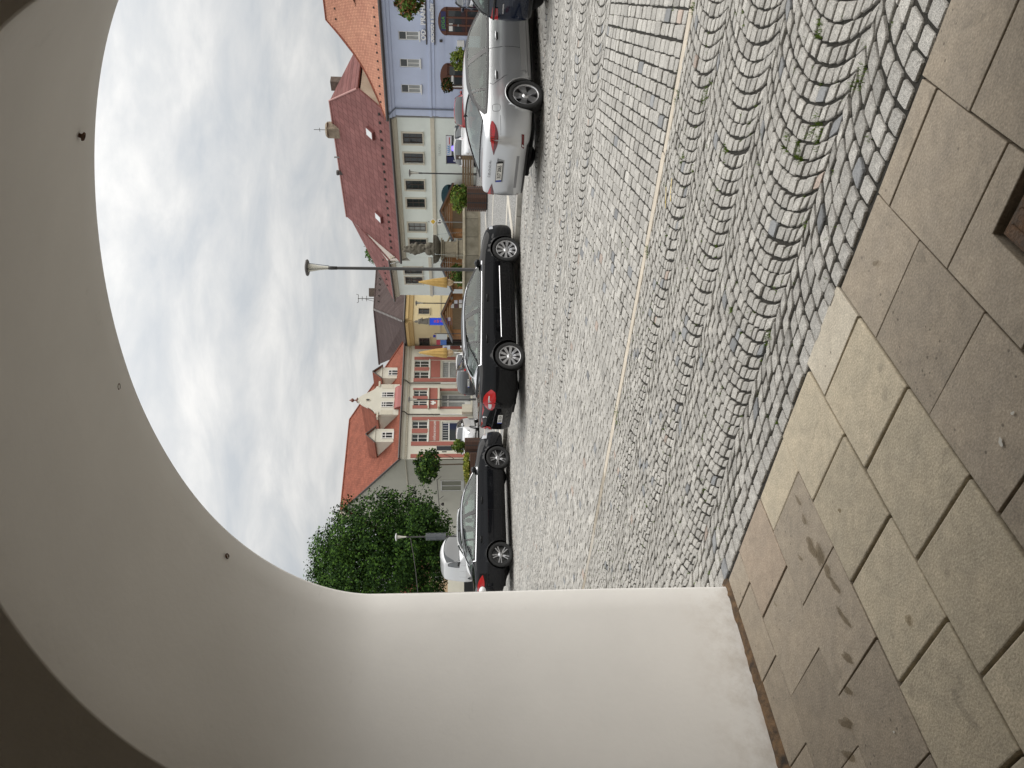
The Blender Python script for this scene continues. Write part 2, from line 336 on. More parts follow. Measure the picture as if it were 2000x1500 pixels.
# ------------------------------------------------------------------ stone floor of the arcade
floor = thing('arcade_floor', None, None, (AX, AY, 0), ATH); floor['kind'] = 'structure'
fb = MB(); fb.b2(SL, SR, -4.95, -0.02, -0.16, -0.055)
obj('floor_bed', fb, mat('joint_dirt', (0.055, 0.045, 0.035), 0.95, var=0.5, vs=40, bump=0.6, bs=90), floor)
def slab_mat(name, c, c2, pits, stain=False, bumps=0.25):
    m = mat(name, c, 0.8, c2=c2, vs=5.5, bump=bumps, bs=90, spec=0.3, speck=0.17, ss=130)
    N, L = m.node_tree.nodes, m.node_tree.links; p = N['Principled BSDF']; src = p.inputs['Base Color'].links[0].from_socket
    geo = N.new('ShaderNodeNewGeometry')
    vo = N.new('ShaderNodeTexVoronoi'); vo.inputs['Scale'].default_value = 21; L.new(geo.outputs['Position'], vo.inputs['Vector'])
    mr = N.new('ShaderNodeMapRange'); mr.inputs[1].default_value = 0.09; mr.inputs[2].default_value = 0.14; mr.inputs[3].default_value = pits; mr.inputs[4].default_value = 0.0
    L.new(vo.outputs['Distance'], mr.inputs[0])
    vn = N.new('ShaderNodeTexNoise'); vn.inputs['Scale'].default_value = 3; L.new(geo.outputs['Position'], vn.inputs['Vector'])
    m3 = N.new('ShaderNodeMapRange'); m3.inputs[1].default_value = 0.52; m3.inputs[2].default_value = 0.58; L.new(vn.outputs['Fac'], m3.inputs[0])
    mu = N.new('ShaderNodeMath'); mu.operation = 'MULTIPLY'; L.new(mr.outputs[0], mu.inputs[0]); L.new(m3.outputs[0], mu.inputs[1])
    mx = N.new('ShaderNodeMix'); mx.data_type = 'RGBA'; L.new(mu.outputs[0], mx.inputs[0]); L.new(src, mx.inputs[6]); mx.inputs[7].default_value = (0.05, 0.04, 0.03, 1)
    src = mx.outputs[2]
    oi = N.new('ShaderNodeObjectInfo')
    rv = N.new('ShaderNodeMapRange'); rv.inputs[3].default_value = 0.86; rv.inputs[4].default_value = 1.12; L.new(oi.outputs['Random'], rv.inputs[0])
    mr_ = N.new('ShaderNodeMix'); mr_.data_type = 'RGBA'; mr_.blend_type = 'MULTIPLY'; mr_.inputs[0].default_value = 1; L.new(src, mr_.inputs[6]); L.new(rv.outputs[0], mr_.inputs[7]); src = mr_.outputs[2]
    # large soft blotches, damp spots
    bn = N.new('ShaderNodeTexNoise'); bn.inputs['Scale'].default_value = 5.5; bn.inputs['Detail'].default_value = 3; bn.inputs['Distortion'].default_value = 0.6; L.new(geo.outputs['Position'], bn.inputs['Vector'])
    bm_ = N.new('ShaderNodeMapRange'); bm_.inputs[1].default_value = 0.66; bm_.inputs[2].default_value = 0.70; bm_.inputs[3].default_value = 0; bm_.inputs[4].default_value = 0.28; L.new(bn.outputs['Fac'], bm_.inputs[0])
    mb_ = N.new('ShaderNodeMix'); mb_.data_type = 'RGBA'; L.new(bm_.outputs[0], mb_.inputs[0]); L.new(src, mb_.inputs[6]); mb_.inputs[7].default_value = (0.13, 0.115, 0.09, 1); src = mb_.outputs[2]
    # scuffed mottling
    n9 = N.new('ShaderNodeTexNoise'); n9.inputs['Scale'].default_value = 17; n9.inputs['Detail'].default_value = 7; n9.inputs['Roughness'].default_value = 0.75; L.new(geo.outputs['Position'], n9.inputs['Vector'])
    r9 = N.new('ShaderNodeMapRange'); r9.inputs[1].default_value = 0.3; r9.inputs[2].default_value = 0.7; r9.inputs[3].default_value = 0.82; r9.inputs[4].default_value = 1.16; L.new(n9.outputs['Fac'], r9.inputs[0])
    m9 = N.new('ShaderNodeMix'); m9.data_type = 'RGBA'; m9.blend_type = 'MULTIPLY'; m9.inputs[0].default_value = 1; L.new(src, m9.inputs[6]); L.new(r9.outputs[0], m9.inputs[7]); src = m9.outputs[2]
    L.new(src, p.inputs['Base Color'])
    return m
SL_Y = slab_mat('slab_ochre', (0.465, 0.40, 0.295), (0.375, 0.33, 0.25), 0.25, bumps=0.32)
SL_G = slab_mat('slab_grey', (0.345, 0.29, 0.222), (0.285, 0.245, 0.195), 0.6)
SL_P = slab_mat('slab_pink', (0.42, 0.335, 0.255), (0.36, 0.295, 0.23), 0.5)
SL_W = slab_mat('slab_pale', (0.52, 0.47, 0.38), (0.45, 0.40, 0.32), 0.9)
cols_s = [0.065, 0.335, 0.795, 1.25, 1.69, 2.135, 2.575, 3.02]
while cols_s[-1] < 6.4: cols_s.append(cols_s[-1] + 0.446)
offs = [-0.22, -0.445, -0.235, -0.43, -0.20, -0.36, -0.115, -0.33]
slabs = []
rs = random.Random(3)
for i in range(len(cols_s) - 1):
    o = offs[i] if i < len(offs) else -rs.uniform(0.1, 0.44)
    wide = i in (3, 4)                         # the weathered ochre courses with open joints
    ts = [0.0] + [o - 0.4435 * j for j in range(11)]
    for j in range(len(ts) - 1):
        t1, t0 = ts[j], ts[j + 1]
        if i == 4 and j == 0: t1 = 0.035
        if i == 2 and j == 0: t1 = 0.0
        gx = 0.0035 if not wide else 0.006; gt = 0.003 if not wide else 0.005
        if i == 6 and j == 0: gt = 0.007
        if i in (0, 1, 2) and rs.random() < 0.3: gt = 0.007
        m = SL_Y if wide else SL_G
        if (i == 1 and j == 0) : m = SL_P
        if (i == 2 and j == 0): m = SL_Y
        if (i == 4 and j == 0): m = SL_W
        x0, x1, y0, y1 = cols_s[i] + gx, cols_s[i + 1] - gx, t0 + gt, t1 - gt
        z = rs.uniform(-0.003, 0.003) + (0.004 if wide else 0)
        if i == 6 and j == 2: slabs.append(('cut', x0, x1, y0, y1, z, m))
        else: slabs.append(('s', x0, x1, y0, y1, z, m))
for kind, x0, x1, y0, y1, z, m in slabs:
    mb = MB(); cxx, cyy = (x0 + x1) / 2, (y0 + y1) / 2
    if kind == 's':
        hx, hy = (x1 - x0) / 2, (y1 - y0) / 2
        j = lambda: rs.uniform(-0.0025, 0.0025)
        mb.prism([(-hx + j(), -hy + j()), (hx + j(), -hy + j()), (hx + j(), hy + j()), (-hx + j(), hy + j())], -0.09, 0.0, 'z')
    else:   # slab notched round the iron cover
        mb.prism([(x0 - cxx, y0 - cyy), (2.765 - cxx, y0 - cyy), (2.775 - cxx, -0.675 - cyy), (x1 - cxx, -0.665 - cyy), (x1 - cxx, y1 - cyy), (x0 - cxx, y1 - cyy)], -0.09, 0.0, 'z')
    o = obj('floor_slab', mb, m, floor, (cxx, cyy, z), fix=True)
    bevel(o, 0.009 if m in (SL_Y,) else 0.004, 3); o.rotation_euler = (rs.uniform(-.004, .004), rs.uniform(-.004, .004), 0)
ip = MB(); ip.b2(2.79, 3.01, -0.985, -0.70, -0.07, -0.012)
for k in range(4): ip.b2(2.80 + 0.055 * k, 2.835 + 0.055 * k, -0.97, -0.715, -0.012, -0.006)
bevel(obj('cover_plate', ip, mat('old_iron', (0.075, 0.055, 0.04), 0.75, metal=0.4, c2=(0.14, 0.07, 0.03), vs=18, bump=0.8, bs=60), floor), 0.003)
# damp drips and pale droppings: flat marks that lie on the stone
def blot(cx, cy, rx, ry, rz, seed, z=0.0075):
    q = random.Random(seed); ph = [q.uniform(0, 6.28) for _ in range(3)]; n = 22; pts = []
    for k in range(n):
        a = 6.283 * k / n; r_ = 1 + 0.22 * math.sin(2 * a + ph[0]) + 0.14 * math.sin(3 * a + ph[1]) + 0.08 * math.sin(5 * a + ph[2])
        x, y = rx * r_ * math.cos(a), ry * r_ * math.sin(a)
        pts.append((cx + x * math.cos(rz) - y * math.sin(rz), cy + x * math.sin(rz) + y * math.cos(rz), z))
    return MB().poly(pts)
DAMP = glass_mat('damp', (0.72, 0.70, 0.66), 0.35, 0.0)
for k, (s, t, a, b_, rz) in enumerate([(1.15, -0.33, .012, .03, .2), (1.13, -0.43, .014, .03, .1), (1.09, -0.56, .03, .055, .3), (1.13, -0.63, .028, .06, -.3), (1.13, -0.72, .02, .04, -.2), (1.14, -0.80, .018, .045, .2), (1.10, -0.93, .017, .055, .35), (1.0, -1.06, .016, .05, .6),
                                       (0.9, -1.15, .012, .045, .8), (0.78, -1.23, .02, .06, .9), (0.70, -1.33, .02, .05, .8), (0.96, -0.52, .009, .022, .2), (0.55, -0.5, .007, .02, .2), (1.5, -1.2, .016, .024, 1.), (1.42, -.62, .008, .015, 1.), (2.37, -.18, .01, .02, 1)]):
    obj('damp_spot', blot(s, t, a, b_, rz, k), DAMP, floor)
DROP = mat('dropping', (0.50, 0.48, 0.43), 0.9)
for k, (s, t, a) in enumerate([(2.42, -1.10, .007), (2.32, -1.12, .012), (1.1, -1.42, .006), (0.9, -1.5, .008), (1.75, -0.62, .004), (2.62, -1.12, .005)]):
    obj('dropping_mark', blot(s, t, a, a * 0.75, k, k + 50), DROP, floor)
# ------------------------------------------------------------------ the square's granite setts
square = thing('cobbled_square', None, None, (AX, AY, 0), ATH); square['kind'] = 'structure'
def paving_far_mat():
    m = bpy.data.materials.new('sett_paving'); m.use_nodes = True; N, L = m.node_tree.nodes, m.node_tree.links; p = N['Principled BSDF']
    p.inputs['Roughness'].default_value = 0.85
    tcn = N.new('ShaderNodeTexCoord'); vo = N.new('ShaderNodeTexVoronoi'); vo.inputs['Scale'].default_value = 9.5; vo.feature = 'DISTANCE_TO_EDGE'; vo.inputs['Randomness'].default_value = 0.55
    L.new(tcn.outputs['Object'], vo.inputs['Vector'])
    mr = N.new('ShaderNodeMapRange'); mr.inputs[1].default_value = 0.03; mr.inputs[2].default_value = 0.10; L.new(vo.outputs['Distance'], mr.inputs[0])
    v2 = N.new('ShaderNodeTexVoronoi'); v2.inputs['Scale'].default_value = 9.5; v2.inputs['Randomness'].default_value = 0.55; L.new(tcn.outputs['Object'], v2.inputs['Vector'])
    rp = N.new('ShaderNodeValToRGB'); L.new(v2.outputs['Color'], rp.inputs[0]); rp.color_ramp.elements[0].color = (0.22, 0.22, 0.21, 1); rp.color_ramp.elements[1].color = (0.36, 0.35, 0.33, 1)
    mx = N.new('ShaderNodeMix'); mx.data_type = 'RGBA'; L.new(mr.outputs[0], mx.inputs[0]); mx.inputs[6].default_value = (0.05, 0.045, 0.04, 1); L.new(rp.outputs[0], mx.inputs[7])
    L.new(mx.outputs[2], p.inputs['Base Color'])
    bp = N.new('ShaderNodeBump'); bp.inputs['Strength'].default_value = 0.6; bp.inputs['Distance'].default_value = 0.015; L.new(mr.outputs[0], bp.inputs['Height']); L.new(bp.outputs[0], p.inputs['Normal'])
    return m
PAVE_FAR = paving_far_mat()
DIRT = mat('joint_soil', (0.03, 0.025, 0.02), 0.95, c2=(0.017, 0.017, 0.012), vs=9, bump=0.7, bs=120)
bed = MB(); bed.poly([(-40, 0.0, -0.0105), (40, 0.0, -0.0105), (40, 14.2, -0.0105), (-40, 14.2, -0.0105)])
obj('joint_bed', bed, DIRT, square)
gnd_ = MB(); gnd_.poly([(-900, -900, -0.05), (900, -900, -0.05), (900, 900, -0.05), (-900, 900, -0.05)])
tag(obj('ground', gnd_, PAVE_FAR), kind='structure')

GRANITE = mat('granite', (0.405, 0.39, 0.36), 0.82, var=0.12, vs=9, bump=0.45, bs=150, spec=0.35, tint=True, speck=0.42, ss=210)
GRAN_RED = mat('granite_red', (0.38, 0.31, 0.265), 0.82, var=0.12, vs=9, bump=0.5, bs=130, tint=True, speck=0.3, ss=210)
GRAN_BLUE = mat('granite_blue', (0.25, 0.255, 0.26), 0.82, var=0.1, vs=9, bump=0.5, bs=130, tint=True, speck=0.2, ss=210)
rp_ = random.Random(11)
stones = []   # (quad [(s,n)*4], tint, colour)
def sees(s, n, m=1.3):
    x, y = W2(s, n); return y > 1.2 and abs(x) < 0.5 * y + m
def add_stone(q, g):
    cx = sum(p[0] for p in q) / 4; cy = sum(p[1] for p in q) / 4
    if not sees(cx, cy): return
    out = []
    for (x, y) in q:
        d = math.hypot(x - cx, y - cy); k = max(0.3, 1 - g / d)
        out.append((cx + (x - cx) * k + rp_.uniform(-1, 1) * 0.0055, cy + (y - cy) * k + rp_.uniform(-1, 1) * 0.0055))
    t = rp_.gauss(1.0, 0.10); r_ = rp_.random(); ci = 1 if r_ < 0.006 else (2 if r_ < 0.03 else 0)
    stones.append((out, max(0.7, min(1.3, t)), ci))
def arcs(nc, lo, hi, Rr, p, s0, s1, wmin, wmax, g=0.0098):
    k0, k1 = int((s0 - Rr) / p) - 2, int(s1 / p) + 2
    f0, f1 = math.asin(max(-0.97, (lo - nc) / Rr)), math.asin(min(0.97, (hi - nc) / Rr))
    for k in range(k0, k1):
        base = k * p + rp_.uniform(-0.0025, 0.0025); f = f0 + rp_.uniform(-0.02, 0.0)
        while f < f1 - 0.02:
            wd = rp_.uniform(wmin, wmax); df = wd / Rr; pp = p
            if f + df > f1 - 0.35 * wmin / Rr: df = f1 - f
            fe = f + df
            w1 = 0.004 * math.sin(k * 1.7 + nc * 5)
            P = lambda a, q: (base + q + Rr - Rr * math.cos(a) + w1 * math.sin(a * 3), nc + Rr * math.sin(a))
            add_stone([P(f, 0), P(fe, 0), P(fe, pp), P(f, pp)], g)
            f = fe
arcs(-0.02, 0.02, 0.46, 0.65, 0.096, -6, 9, 0.085, 0.125, 0.0115)
arcs(0.91, 0.46, 1.36, 0.65, 0.0875, -7, 9, 0.062, 0.105)
arcs(1.79, 1.36, 2.22, 0.65, 0.0875, -9, 9, 0.062, 0.105)
arcs(2.62, 2.22, 2.94, 0.62, 0.0875, -10, 9, 0.062, 0.100)
# straight courses in the lane
cd = Vector((-0.235, 0.972)); 
for k in range(-150, 90):
    base = k * 0.112 + rp_.uniform(-0.004, 0.004); a = rp_.uniform(-0.08, 0)
    while a < 2.86:
        ln = rp_.uniform(0.10, 0.20); e_ = min(a + ln, 2.9)
        if 2.9 - e_ < 0.07: e_ = 2.9
        P = lambda u, q: (base + q + cd.x * u * 1.0, 3.06 + u)
        add_stone([P(max(a, 0), 0), P(e_, 0), P(e_, 0.112), P(max(a, 0), 0.112)], 0.011)
        a = e_
for k in range(-200, 120):
    ln = 0.16; s = k * ln + rp_.uniform(-0.01, 0.01); add_stone([(s, 5.97), (s, 6.07), (s + ln, 6.07), (s + ln, 5.97)], 0.009)
cc = 6.07
while cc < 13.9:
    hi = min(cc + 1.32, 14.06); arcs((cc + hi) / 2, cc, hi, 0.92, 0.105, -26, 12, 0.08, 0.125, 0.0125); cc = hi
def stone_geo(mb, q, z, detail, rz):
    cx = sum(p[0] for p in q) / 4; cy = sum(p[1] for p in q) / 4
    ring = []
    if detail:
        for i in range(4):
            p, a, b_ = q[i], q[i - 1], q[(i + 1) % 4]
            for o_, f in ((a, 0.10), (p, 0.0), (b_, 0.10)):
                if f: ring.append((p[0] + (o_[0] - p[0]) * f, p[1] + (o_[1] - p[1]) * f))
    else: ring = list(q)
    n = len(ring); V = []
    lv = ((0.80, 0.001), (0.95, -0.0005), (1.0, -0.006), (1.015, -0.05)) if detail else ((0.93, 0.001), (1.0, -0.006), (1.01, -0.05))
    for k, dz in lv:
        for i, (x, y) in enumerate(ring):
            jz = rz.uniform(-0.002, 0.002) if dz > -0.02 else 0
            V.append((cx + (x - cx) * k, cy + (y - cy) * k, z + dz + jz))
    F = []
    for l in range(len(lv) - 1):
        for i in range(n): F.append((l * n + i, (l + 1) * n + i, (l + 1) * n + (i + 1) % n, l * n + (i + 1) % n))
    if detail:
        V.append((cx, cy, z + 0.002)); c_ = len(V) - 1
        for i in range(n): F.append((i, (i + 1) % n, c_))
    else: F.append(tuple(range(n)))
    mb.add(V, F)
def score(st):
    q = st[0]; cx = sum(p[0] for p in q) / 4; cy = sum(p[1] for p in q) / 4; x, y = W2(cx, cy)
    if abs(x) > 0.5 * y + 0.02 or y < 2: return 0
    xp = (x + 1.22) ; 
    if x < -1.22 / 4.54 * y: return 0
    ar = abs(sum(q[i][0] * q[(i + 1) % 4][1] - q[(i + 1) % 4][0] * q[i][1] for i in range(4))) / 2
    return ar / y ** 3
order = sorted(range(len(stones)), key=lambda i: -score(stones[i])); near = set(order[:300])
rest = MB()
GM = [GRANITE, GRAN_RED, GRAN_BLUE]
rz_ = random.Random(23)
for i, (q, t, ci) in enumerate(stones):
    cx = sum(p[0] for p in q) / 4; cy = sum(p[1] for p in q) / 4; x, y = W2(cx, cy); z = rz_.gauss(0, 0.0022)
    if i in near:
        m = MB(); m.t = t; stone_geo(m, [(a - cx, b - cy) for a, b in q], 0, True, rz_)
        obj('cobblestone', m, GM[ci], square, (cx, cy, z), tint=True)
    else:
        rest.cur = ci; rest.t = t; stone_geo(rest, q, z, y < 7.5, rz_)
tag(obj('cobblestones', rest, GM, square, tint=True), kind='stuff')
# pale edging strip between the walk and the lane
STRIP = mat('edging', (0.54, 0.48, 0.395), 0.85, var=0.12, vs=5, bump=0.3)
STRIPS = [STRIP, STRIP, mat('edging_grey', (0.40, 0.365, 0.31), 0.85, var=0.18, vs=5, bump=0.3), mat('edging_dirty', (0.32, 0.28, 0.22), 0.85, var=0.25, vs=7, bump=0.3)]
s = -14.0; q = random.Random(2)
while s < 9:
    ln = q.uniform(0.8, 1.15); w0_, w1_ = q.uniform(0.044, 0.056), q.uniform(0.044, 0.056); m = MB(); m.prism([(-ln / 2 + .006, -w0_), (ln / 2 - .006, -w1_), (ln / 2 - .006, w1_), (-ln / 2 + .006, w0_)], -0.06, 0.004 + q.uniform(-.004, .002), 'z')
    if sees(s + ln / 2, 2.99): bevel(obj('edging_stone', m, q.choice(STRIPS), square, (s + ln / 2, 2.99 + q.uniform(-0.004, 0.004), 0)), 0.008, 2)
    s += ln
# yellow paint traces on a few setts
YP = mat('yellow_paint', (0.62, 0.45, 0.09), 0.8, var=0.4, vs=60)
for k, (s_, n_, l_, w_) in enumerate([(1.33, 2.62, .12, .008), (1.20, 2.70, .16, .007), (1.26, 2.58, .06, .008)]):
    m = MB(); m.poly([(-l_ / 2, -w_, 0), (l_ / 2, -w_ * .5, 0), (l_ / 2, w_, 0), (-l_ / 2, w_ * .6, 0)]); o = obj('paint_trace', m, YP, square, (s_, n_, 0.008)); o.rotation_euler = (0, 0, 0.35 + 0.2 * k)
# moss and grass in the joints
gm = MB(); q = random.Random(8)
def tuft(s, n, k, h, r_):
    for _ in range(k):
        a = q.uniform(0, 6.28); d = q.uniform(0, r_); x, y = s + d * math.cos(a), n + d * math.sin(a); b = q.uniform(0, 6.28); w_ = q.uniform(0.002, 0.0045); hh = h * q.uniform(0.5, 1.1)
        dx, dy = math.cos(b) * w_, math.sin(b) * w_; lx, ly = q.uniform(-.6, .6) * hh, q.uniform(-.6, .6) * hh
        gm.add([(x - dx, y - dy, -0.012), (x + dx, y + dy, -0.012), (x + lx, y + ly, -0.010 + hh)], [(0, 1, 2)])
for s_, n_, l_ in [(2.87, .42, .1), (2.55, .63, .12), (2.45, .75, .10), (2.4, .9, .08), (2.93, .92, .07), (2.2, .48, .05), (1.52, .45, .08), (1.35, 1.0, .06), (2.13, 2.3, .1), (1.6, 2.5, .08), (2.0, 1.7, .08), (0.6, 2.95, .1), (-1.3, 2.95, .15), (1.9, 2.92, .06), (2.5, 2.93, .06)]:
    for _ in range(int(l_ * 110)): tuft(s_ + q.uniform(-l_, l_) * .6, n_ + q.uniform(-l_, l_) * .5, 9, 0.032, 0.014)
for _ in range(800):
    s_, n_ = q.uniform(-4, 4.2), q.uniform(0.1, 3.0) if q.random() < .8 else q.uniform(3, 9)
    if sees(s_, n_, 0.2): tuft(s_, n_, q.randint(4, 12), 0.022, 0.012)
tag(obj('joint_moss', gm, mat('moss', (0.12, 0.19, 0.02), 0.9, var=0.4, vs=30)), 'green moss and grass tufts growing in the sett joints', 'moss', kind='stuff')
mo = bpy.data.objects['joint_moss']; mo.location = (AX, AY, 0); mo.rotation_euler = (0, 0, ATH)
# raised island behind the parked cars: kerb and paved top
def SN(x, y):
    dx, dy = x - AX, y - AY; return (dx * math.cos(ATH) + dy * math.sin(ATH), -dx * math.sin(ATH) + dy * math.cos(ATH), 0.118)
island = MB(); island.poly([(-42.6, 14.26, 0.118), (120, 14.26, 0.118), SN(200, 200), SN(2.6, 200), SN(2.6, 44.5), SN(-9, 43.2)])
isl = obj('plaza_island', island, PAVE_FAR, None, (AX, AY, 0)); isl.rotation_euler = (0, 0, ATH); tag(isl, kind='structure')
KERB = mat('kerb_granite', (0.40, 0.38, 0.34), 0.85, var=0.2, vs=6, bump=0.4, speck=0.2)
s = -30.0
while s < 14:
    ln = q.uniform(0.85, 1.2); m = MB(); m.b2(-ln / 2 + .005, ln / 2 - .005, -0.09, 0.09, -0.12, 0.122)
    bevel(obj('kerb_stone', m, KERB, isl, (s + ln / 2, 14.17, 0)), 0.015, 2); s += ln
PALE = mat('pale_paving', (0.52, 0.48, 0.41), 0.85, var=0.15, vs=3, bump=0.3)
for n_ in (17.0, 24.0):
    m = MB(); m.b2(-25, 30, n_ - 0.16, n_ + 0.16, 0.10, 0.124); obj('paving_band', m, PALE, isl)
for s_ in (-5.9, -13.4):
    m = MB(); m.b2(s_ - 0.16, s_ + 0.16, 14.3, 30, 0.10, 0.128); obj('paving_band', m, PALE, isl)
# ------------------------------------------------------------------ houses round the square
GLASS_D = mat('window_glass', (0.035, 0.04, 0.042), 0.04, spec=0.8)
GLASS_G = mat('window_glass_curtained', (0.30, 0.31, 0.30), 0.12, spec=0.6, var=0.15, vs=3)
WHITE = mat('white_paint', (0.74, 0.73, 0.69), 0.6)
DKBROWN = mat('brown_window_wood', (0.075, 0.055, 0.045), 0.55)
STONE_TRIM = mat('cream_trim', (0.62, 0.57, 0.46), 0.85, var=0.06)
GUTTER = mat('gutter_metal', (0.085, 0.075, 0.07), 0.5, metal=0.6)
ZINC = mat('zinc', (0.30, 0.30, 0.29), 0.45, metal=0.7)
def facade(parent, x0, x1, z0, z1, holes, m, y=0.0, reveal=0.16, name='wall'):
    """wall face with real openings and reveals; holes (x0,x1,z0,z1)"""
    w = MB(); xs = sorted({x0, x1, *[h[0] for h in holes], *[h[1] for h in holes]}); zs = sorted({z0, z1, *[h[2] for h in holes], *[h[3] for h in holes]})
    for a, b in zip(xs[:-1], xs[1:]):
        for c, d in zip(zs[:-1], zs[1:]):
            mx, mz = (a + b) / 2, (c + d) / 2
            if any(h[0] < mx < h[1] and h[2] < mz < h[3] for h in holes): continue
            w.poly([(a, y, c), (b, y, c), (b, y, d), (a, y, d)])
    for h in holes:
        a, b, c, d = h; q = y + reveal
        w.poly([(a, y, c), (a, y, d), (a, q, d), (a, q, c)]); w.poly([(b, y, c), (b, q, c), (b, q, d), (b, y, d)])
        w.poly([(a, y, d), (b, y, d), (b, q, d), (a, q, d)]); w.poly([(a, y, c), (a, q, c), (b, q, c), (b, y, c)])
    return obj(name, w, m, parent)
def window(parent, h, fm, glass, mull=(1, 1), transom=None, fw=0.06, y=0.10, surround=None, sw=0.1, sill=True, upper_dark=False, name='window'):
    """h=(x0,x1,z0,z1): frame with bars, one pane each; optional moulded surround and sill"""
    a, b, c, d = h; f = MB(); t = 0.05
    f.b2(a, a + fw, y, y + t, c, d); f.b2(b - fw, b, y, y + t, c, d); f.b2(a + fw, b - fw, y, y + t, c, c + fw); f.b2(a + fw, b - fw, y, y + t, d - fw, d)
    zt = None
    if transom: zt = c + (d - c) * transom; f.b2(a + fw, b - fw, y - 0.012, y + t - 0.002, zt - fw * 0.6, zt + fw * 0.6)
    for i in range(1, mull[0]):
        x = a + (b - a) * i / mull[0]; f.b2(x - fw * 0.4, x + fw * 0.4, y - 0.006, y + t - 0.004, c + fw, (zt or d) - fw * 0.5)
        if zt and not upper_dark: f.b2(x - fw * 0.3, x + fw * 0.3, y - 0.006, y + t - 0.004, zt + fw * 0.5, d - fw)
    for i in range(1, mull[1]):
        z = c + ((zt or d) - c) * i / mull[1]; f.b2(a + fw, b - fw, y - 0.003, y + t - 0.006, z - fw * 0.25, z + fw * 0.25)
    o = obj(name, f, fm, parent)
    if zt:
        for z0, z1, g in ((c + fw, zt - fw * 0.6, glass), (zt + fw * 0.6, d - fw, GLASS_D if upper_dark else glass)):
            p = MB(); p.poly([(a + fw, y + 0.025, z0), (b - fw, y + 0.025, z0), (b - fw, y + 0.025, z1), (a + fw, y + 0.025, z1)]); obj('pane', p, g, o)
    else:
        p = MB(); p.poly([(a + fw, y + 0.025, c + fw), (b - fw, y + 0.025, c + fw), (b - fw, y + 0.025, d - fw), (a + fw, y + 0.025, d - fw)]); obj('pane', p, glass, o)
    if surround:
        s = MB(); yy = -0.035
        s.b2(a - sw, a - 0.002, yy, 0.01, c - 0.02, d + sw); s.b2(b + 0.002, b + sw, yy, 0.01, c - 0.02, d + sw); s.b2(a, b, yy, 0.01, d + 0.002, d + sw); obj('surround', s, surround, o)
    if sill:
        s = MB(); s.b2(a - sw * 1.1, b + sw * 1.1, -0.08, y, c - 0.07, c - 0.003); obj('sill', s, surround or fm, o)
    return o
def roof_slab(parent, pts, m, th=0.12, name='roof'):
    n = Vector((0, 0, 0)); P = [Vector(p) for p in pts]
    for i in range(len(P)): a, b = P[i], P[(i + 1) % len(P)]; n += Vector(((a.y - b.y) * (a.z + b.z), (a.z - b.z) * (a.x + b.x), (a.x - b.x) * (a.y + b.y)))
    n.normalize()
    if n.z < 0: n = -n
    k = len(P); r = MB(); r.add([tuple(p) for p in P] + [tuple(p - n * th) for p in P], [tuple(range(k)), tuple(range(2 * k - 1, k - 1, -1))] + [(i, (i + 1) % k, k + (i + 1) % k, k + i) for i in range(k)])
    return obj(name, r, m, parent, fix=True)
def tile_mat(name, c, c2, sx=5.5, sy=4.0, bump=0.8, seam=False, vs=1.2):
    """rows of tiles along local x; the courses follow the slope through local z"""
    m = mat(name, c, 0.85, c2=c2, vs=vs, spec=0.12); N, L = m.node_tree.nodes, m.node_tree.links; p = N['Principled BSDF']; src = p.inputs['Base Color'].links[0].from_socket
    tcn = N.new('ShaderNodeTexCoord'); sx_ = N.new('ShaderNodeSeparateXYZ'); L.new(tcn.outputs['Object'], sx_.inputs[0])
    ad = N.new('ShaderNodeMath'); ad.operation = 'ADD'; L.new(sx_.outputs['X'], ad.inputs[0])
    if seam: L.new(sx_.outputs['Y'], ad.inputs[1])
    cb = N.new('ShaderNodeCombineXYZ'); L.new(ad.outputs[0], cb.inputs[0]); L.new(sx_.outputs['Z'], cb.inputs[1])
    br = N.new('ShaderNodeTexBrick'); br.inputs['Scale'].default_value = 1.0; br.inputs['Brick Width'].default_value = 1 / sx; br.inputs['Row Height'].default_value = 1 / sy
    br.inputs['Mortar Size'].default_value = 0.02; br.inputs['Mortar Smooth'].default_value = 0.6; br.inputs['Color1'].default_value = (0.85, 0.85, 0.85, 1); br.inputs['Color2'].default_value = (1.12, 1.12, 1.12, 1); br.inputs['Mortar'].default_value = (0.62, 0.6, 0.6, 1)
    L.new(cb.outputs[0], br.inputs['Vector'])
    mx = N.new('ShaderNodeMix'); mx.data_type = 'RGBA'; mx.blend_type = 'MULTIPLY'; mx.inputs[0].default_value = 0.9; L.new(src, mx.inputs[6]); L.new(br.outputs['Color'], mx.inputs[7]); L.new(mx.outputs[2], p.inputs['Base Color'])
    bp = N.new('ShaderNodeBump'); bp.inputs['Strength'].default_value = bump; bp.inputs['Distance'].default_value = 0.03; bp.invert = True; L.new(br.outputs['Fac'], bp.inputs['Height']); L.new(bp.outputs[0], p.inputs['Normal'])
    return m
T_RED = tile_mat('red_tiles', (0.305, 0.105, 0.068), (0.215, 0.075, 0.05), 5.5, 9.0, 0.5)
T_SAL = tile_mat('salmon_tiles', (0.50, 0.25, 0.165), (0.41, 0.19, 0.13), 6.0, 9.0, 0.4, vs=0.8)
T_MAUVE = tile_mat('maroon_shingles', (0.215, 0.098, 0.09), (0.165, 0.07, 0.065), 2.2, 2.6, vs=0.9)
T_BROWN = tile_mat('brown_metal_tiles', (0.10, 0.075, 0.07), (0.085, 0.062, 0.058), 5.0, 0.3, seam=True)
def W3(o, p):  return o.matrix_world @ Vector(p)
def loc_of(o, wp):  # world -> local of a thing (before depsgraph update)
    m = Matrix.Translation(o.location) @ Matrix.Rotation(o.rotation_euler[2], 4, 'Z'); return tuple(m.inverted() @ Vector(wp))

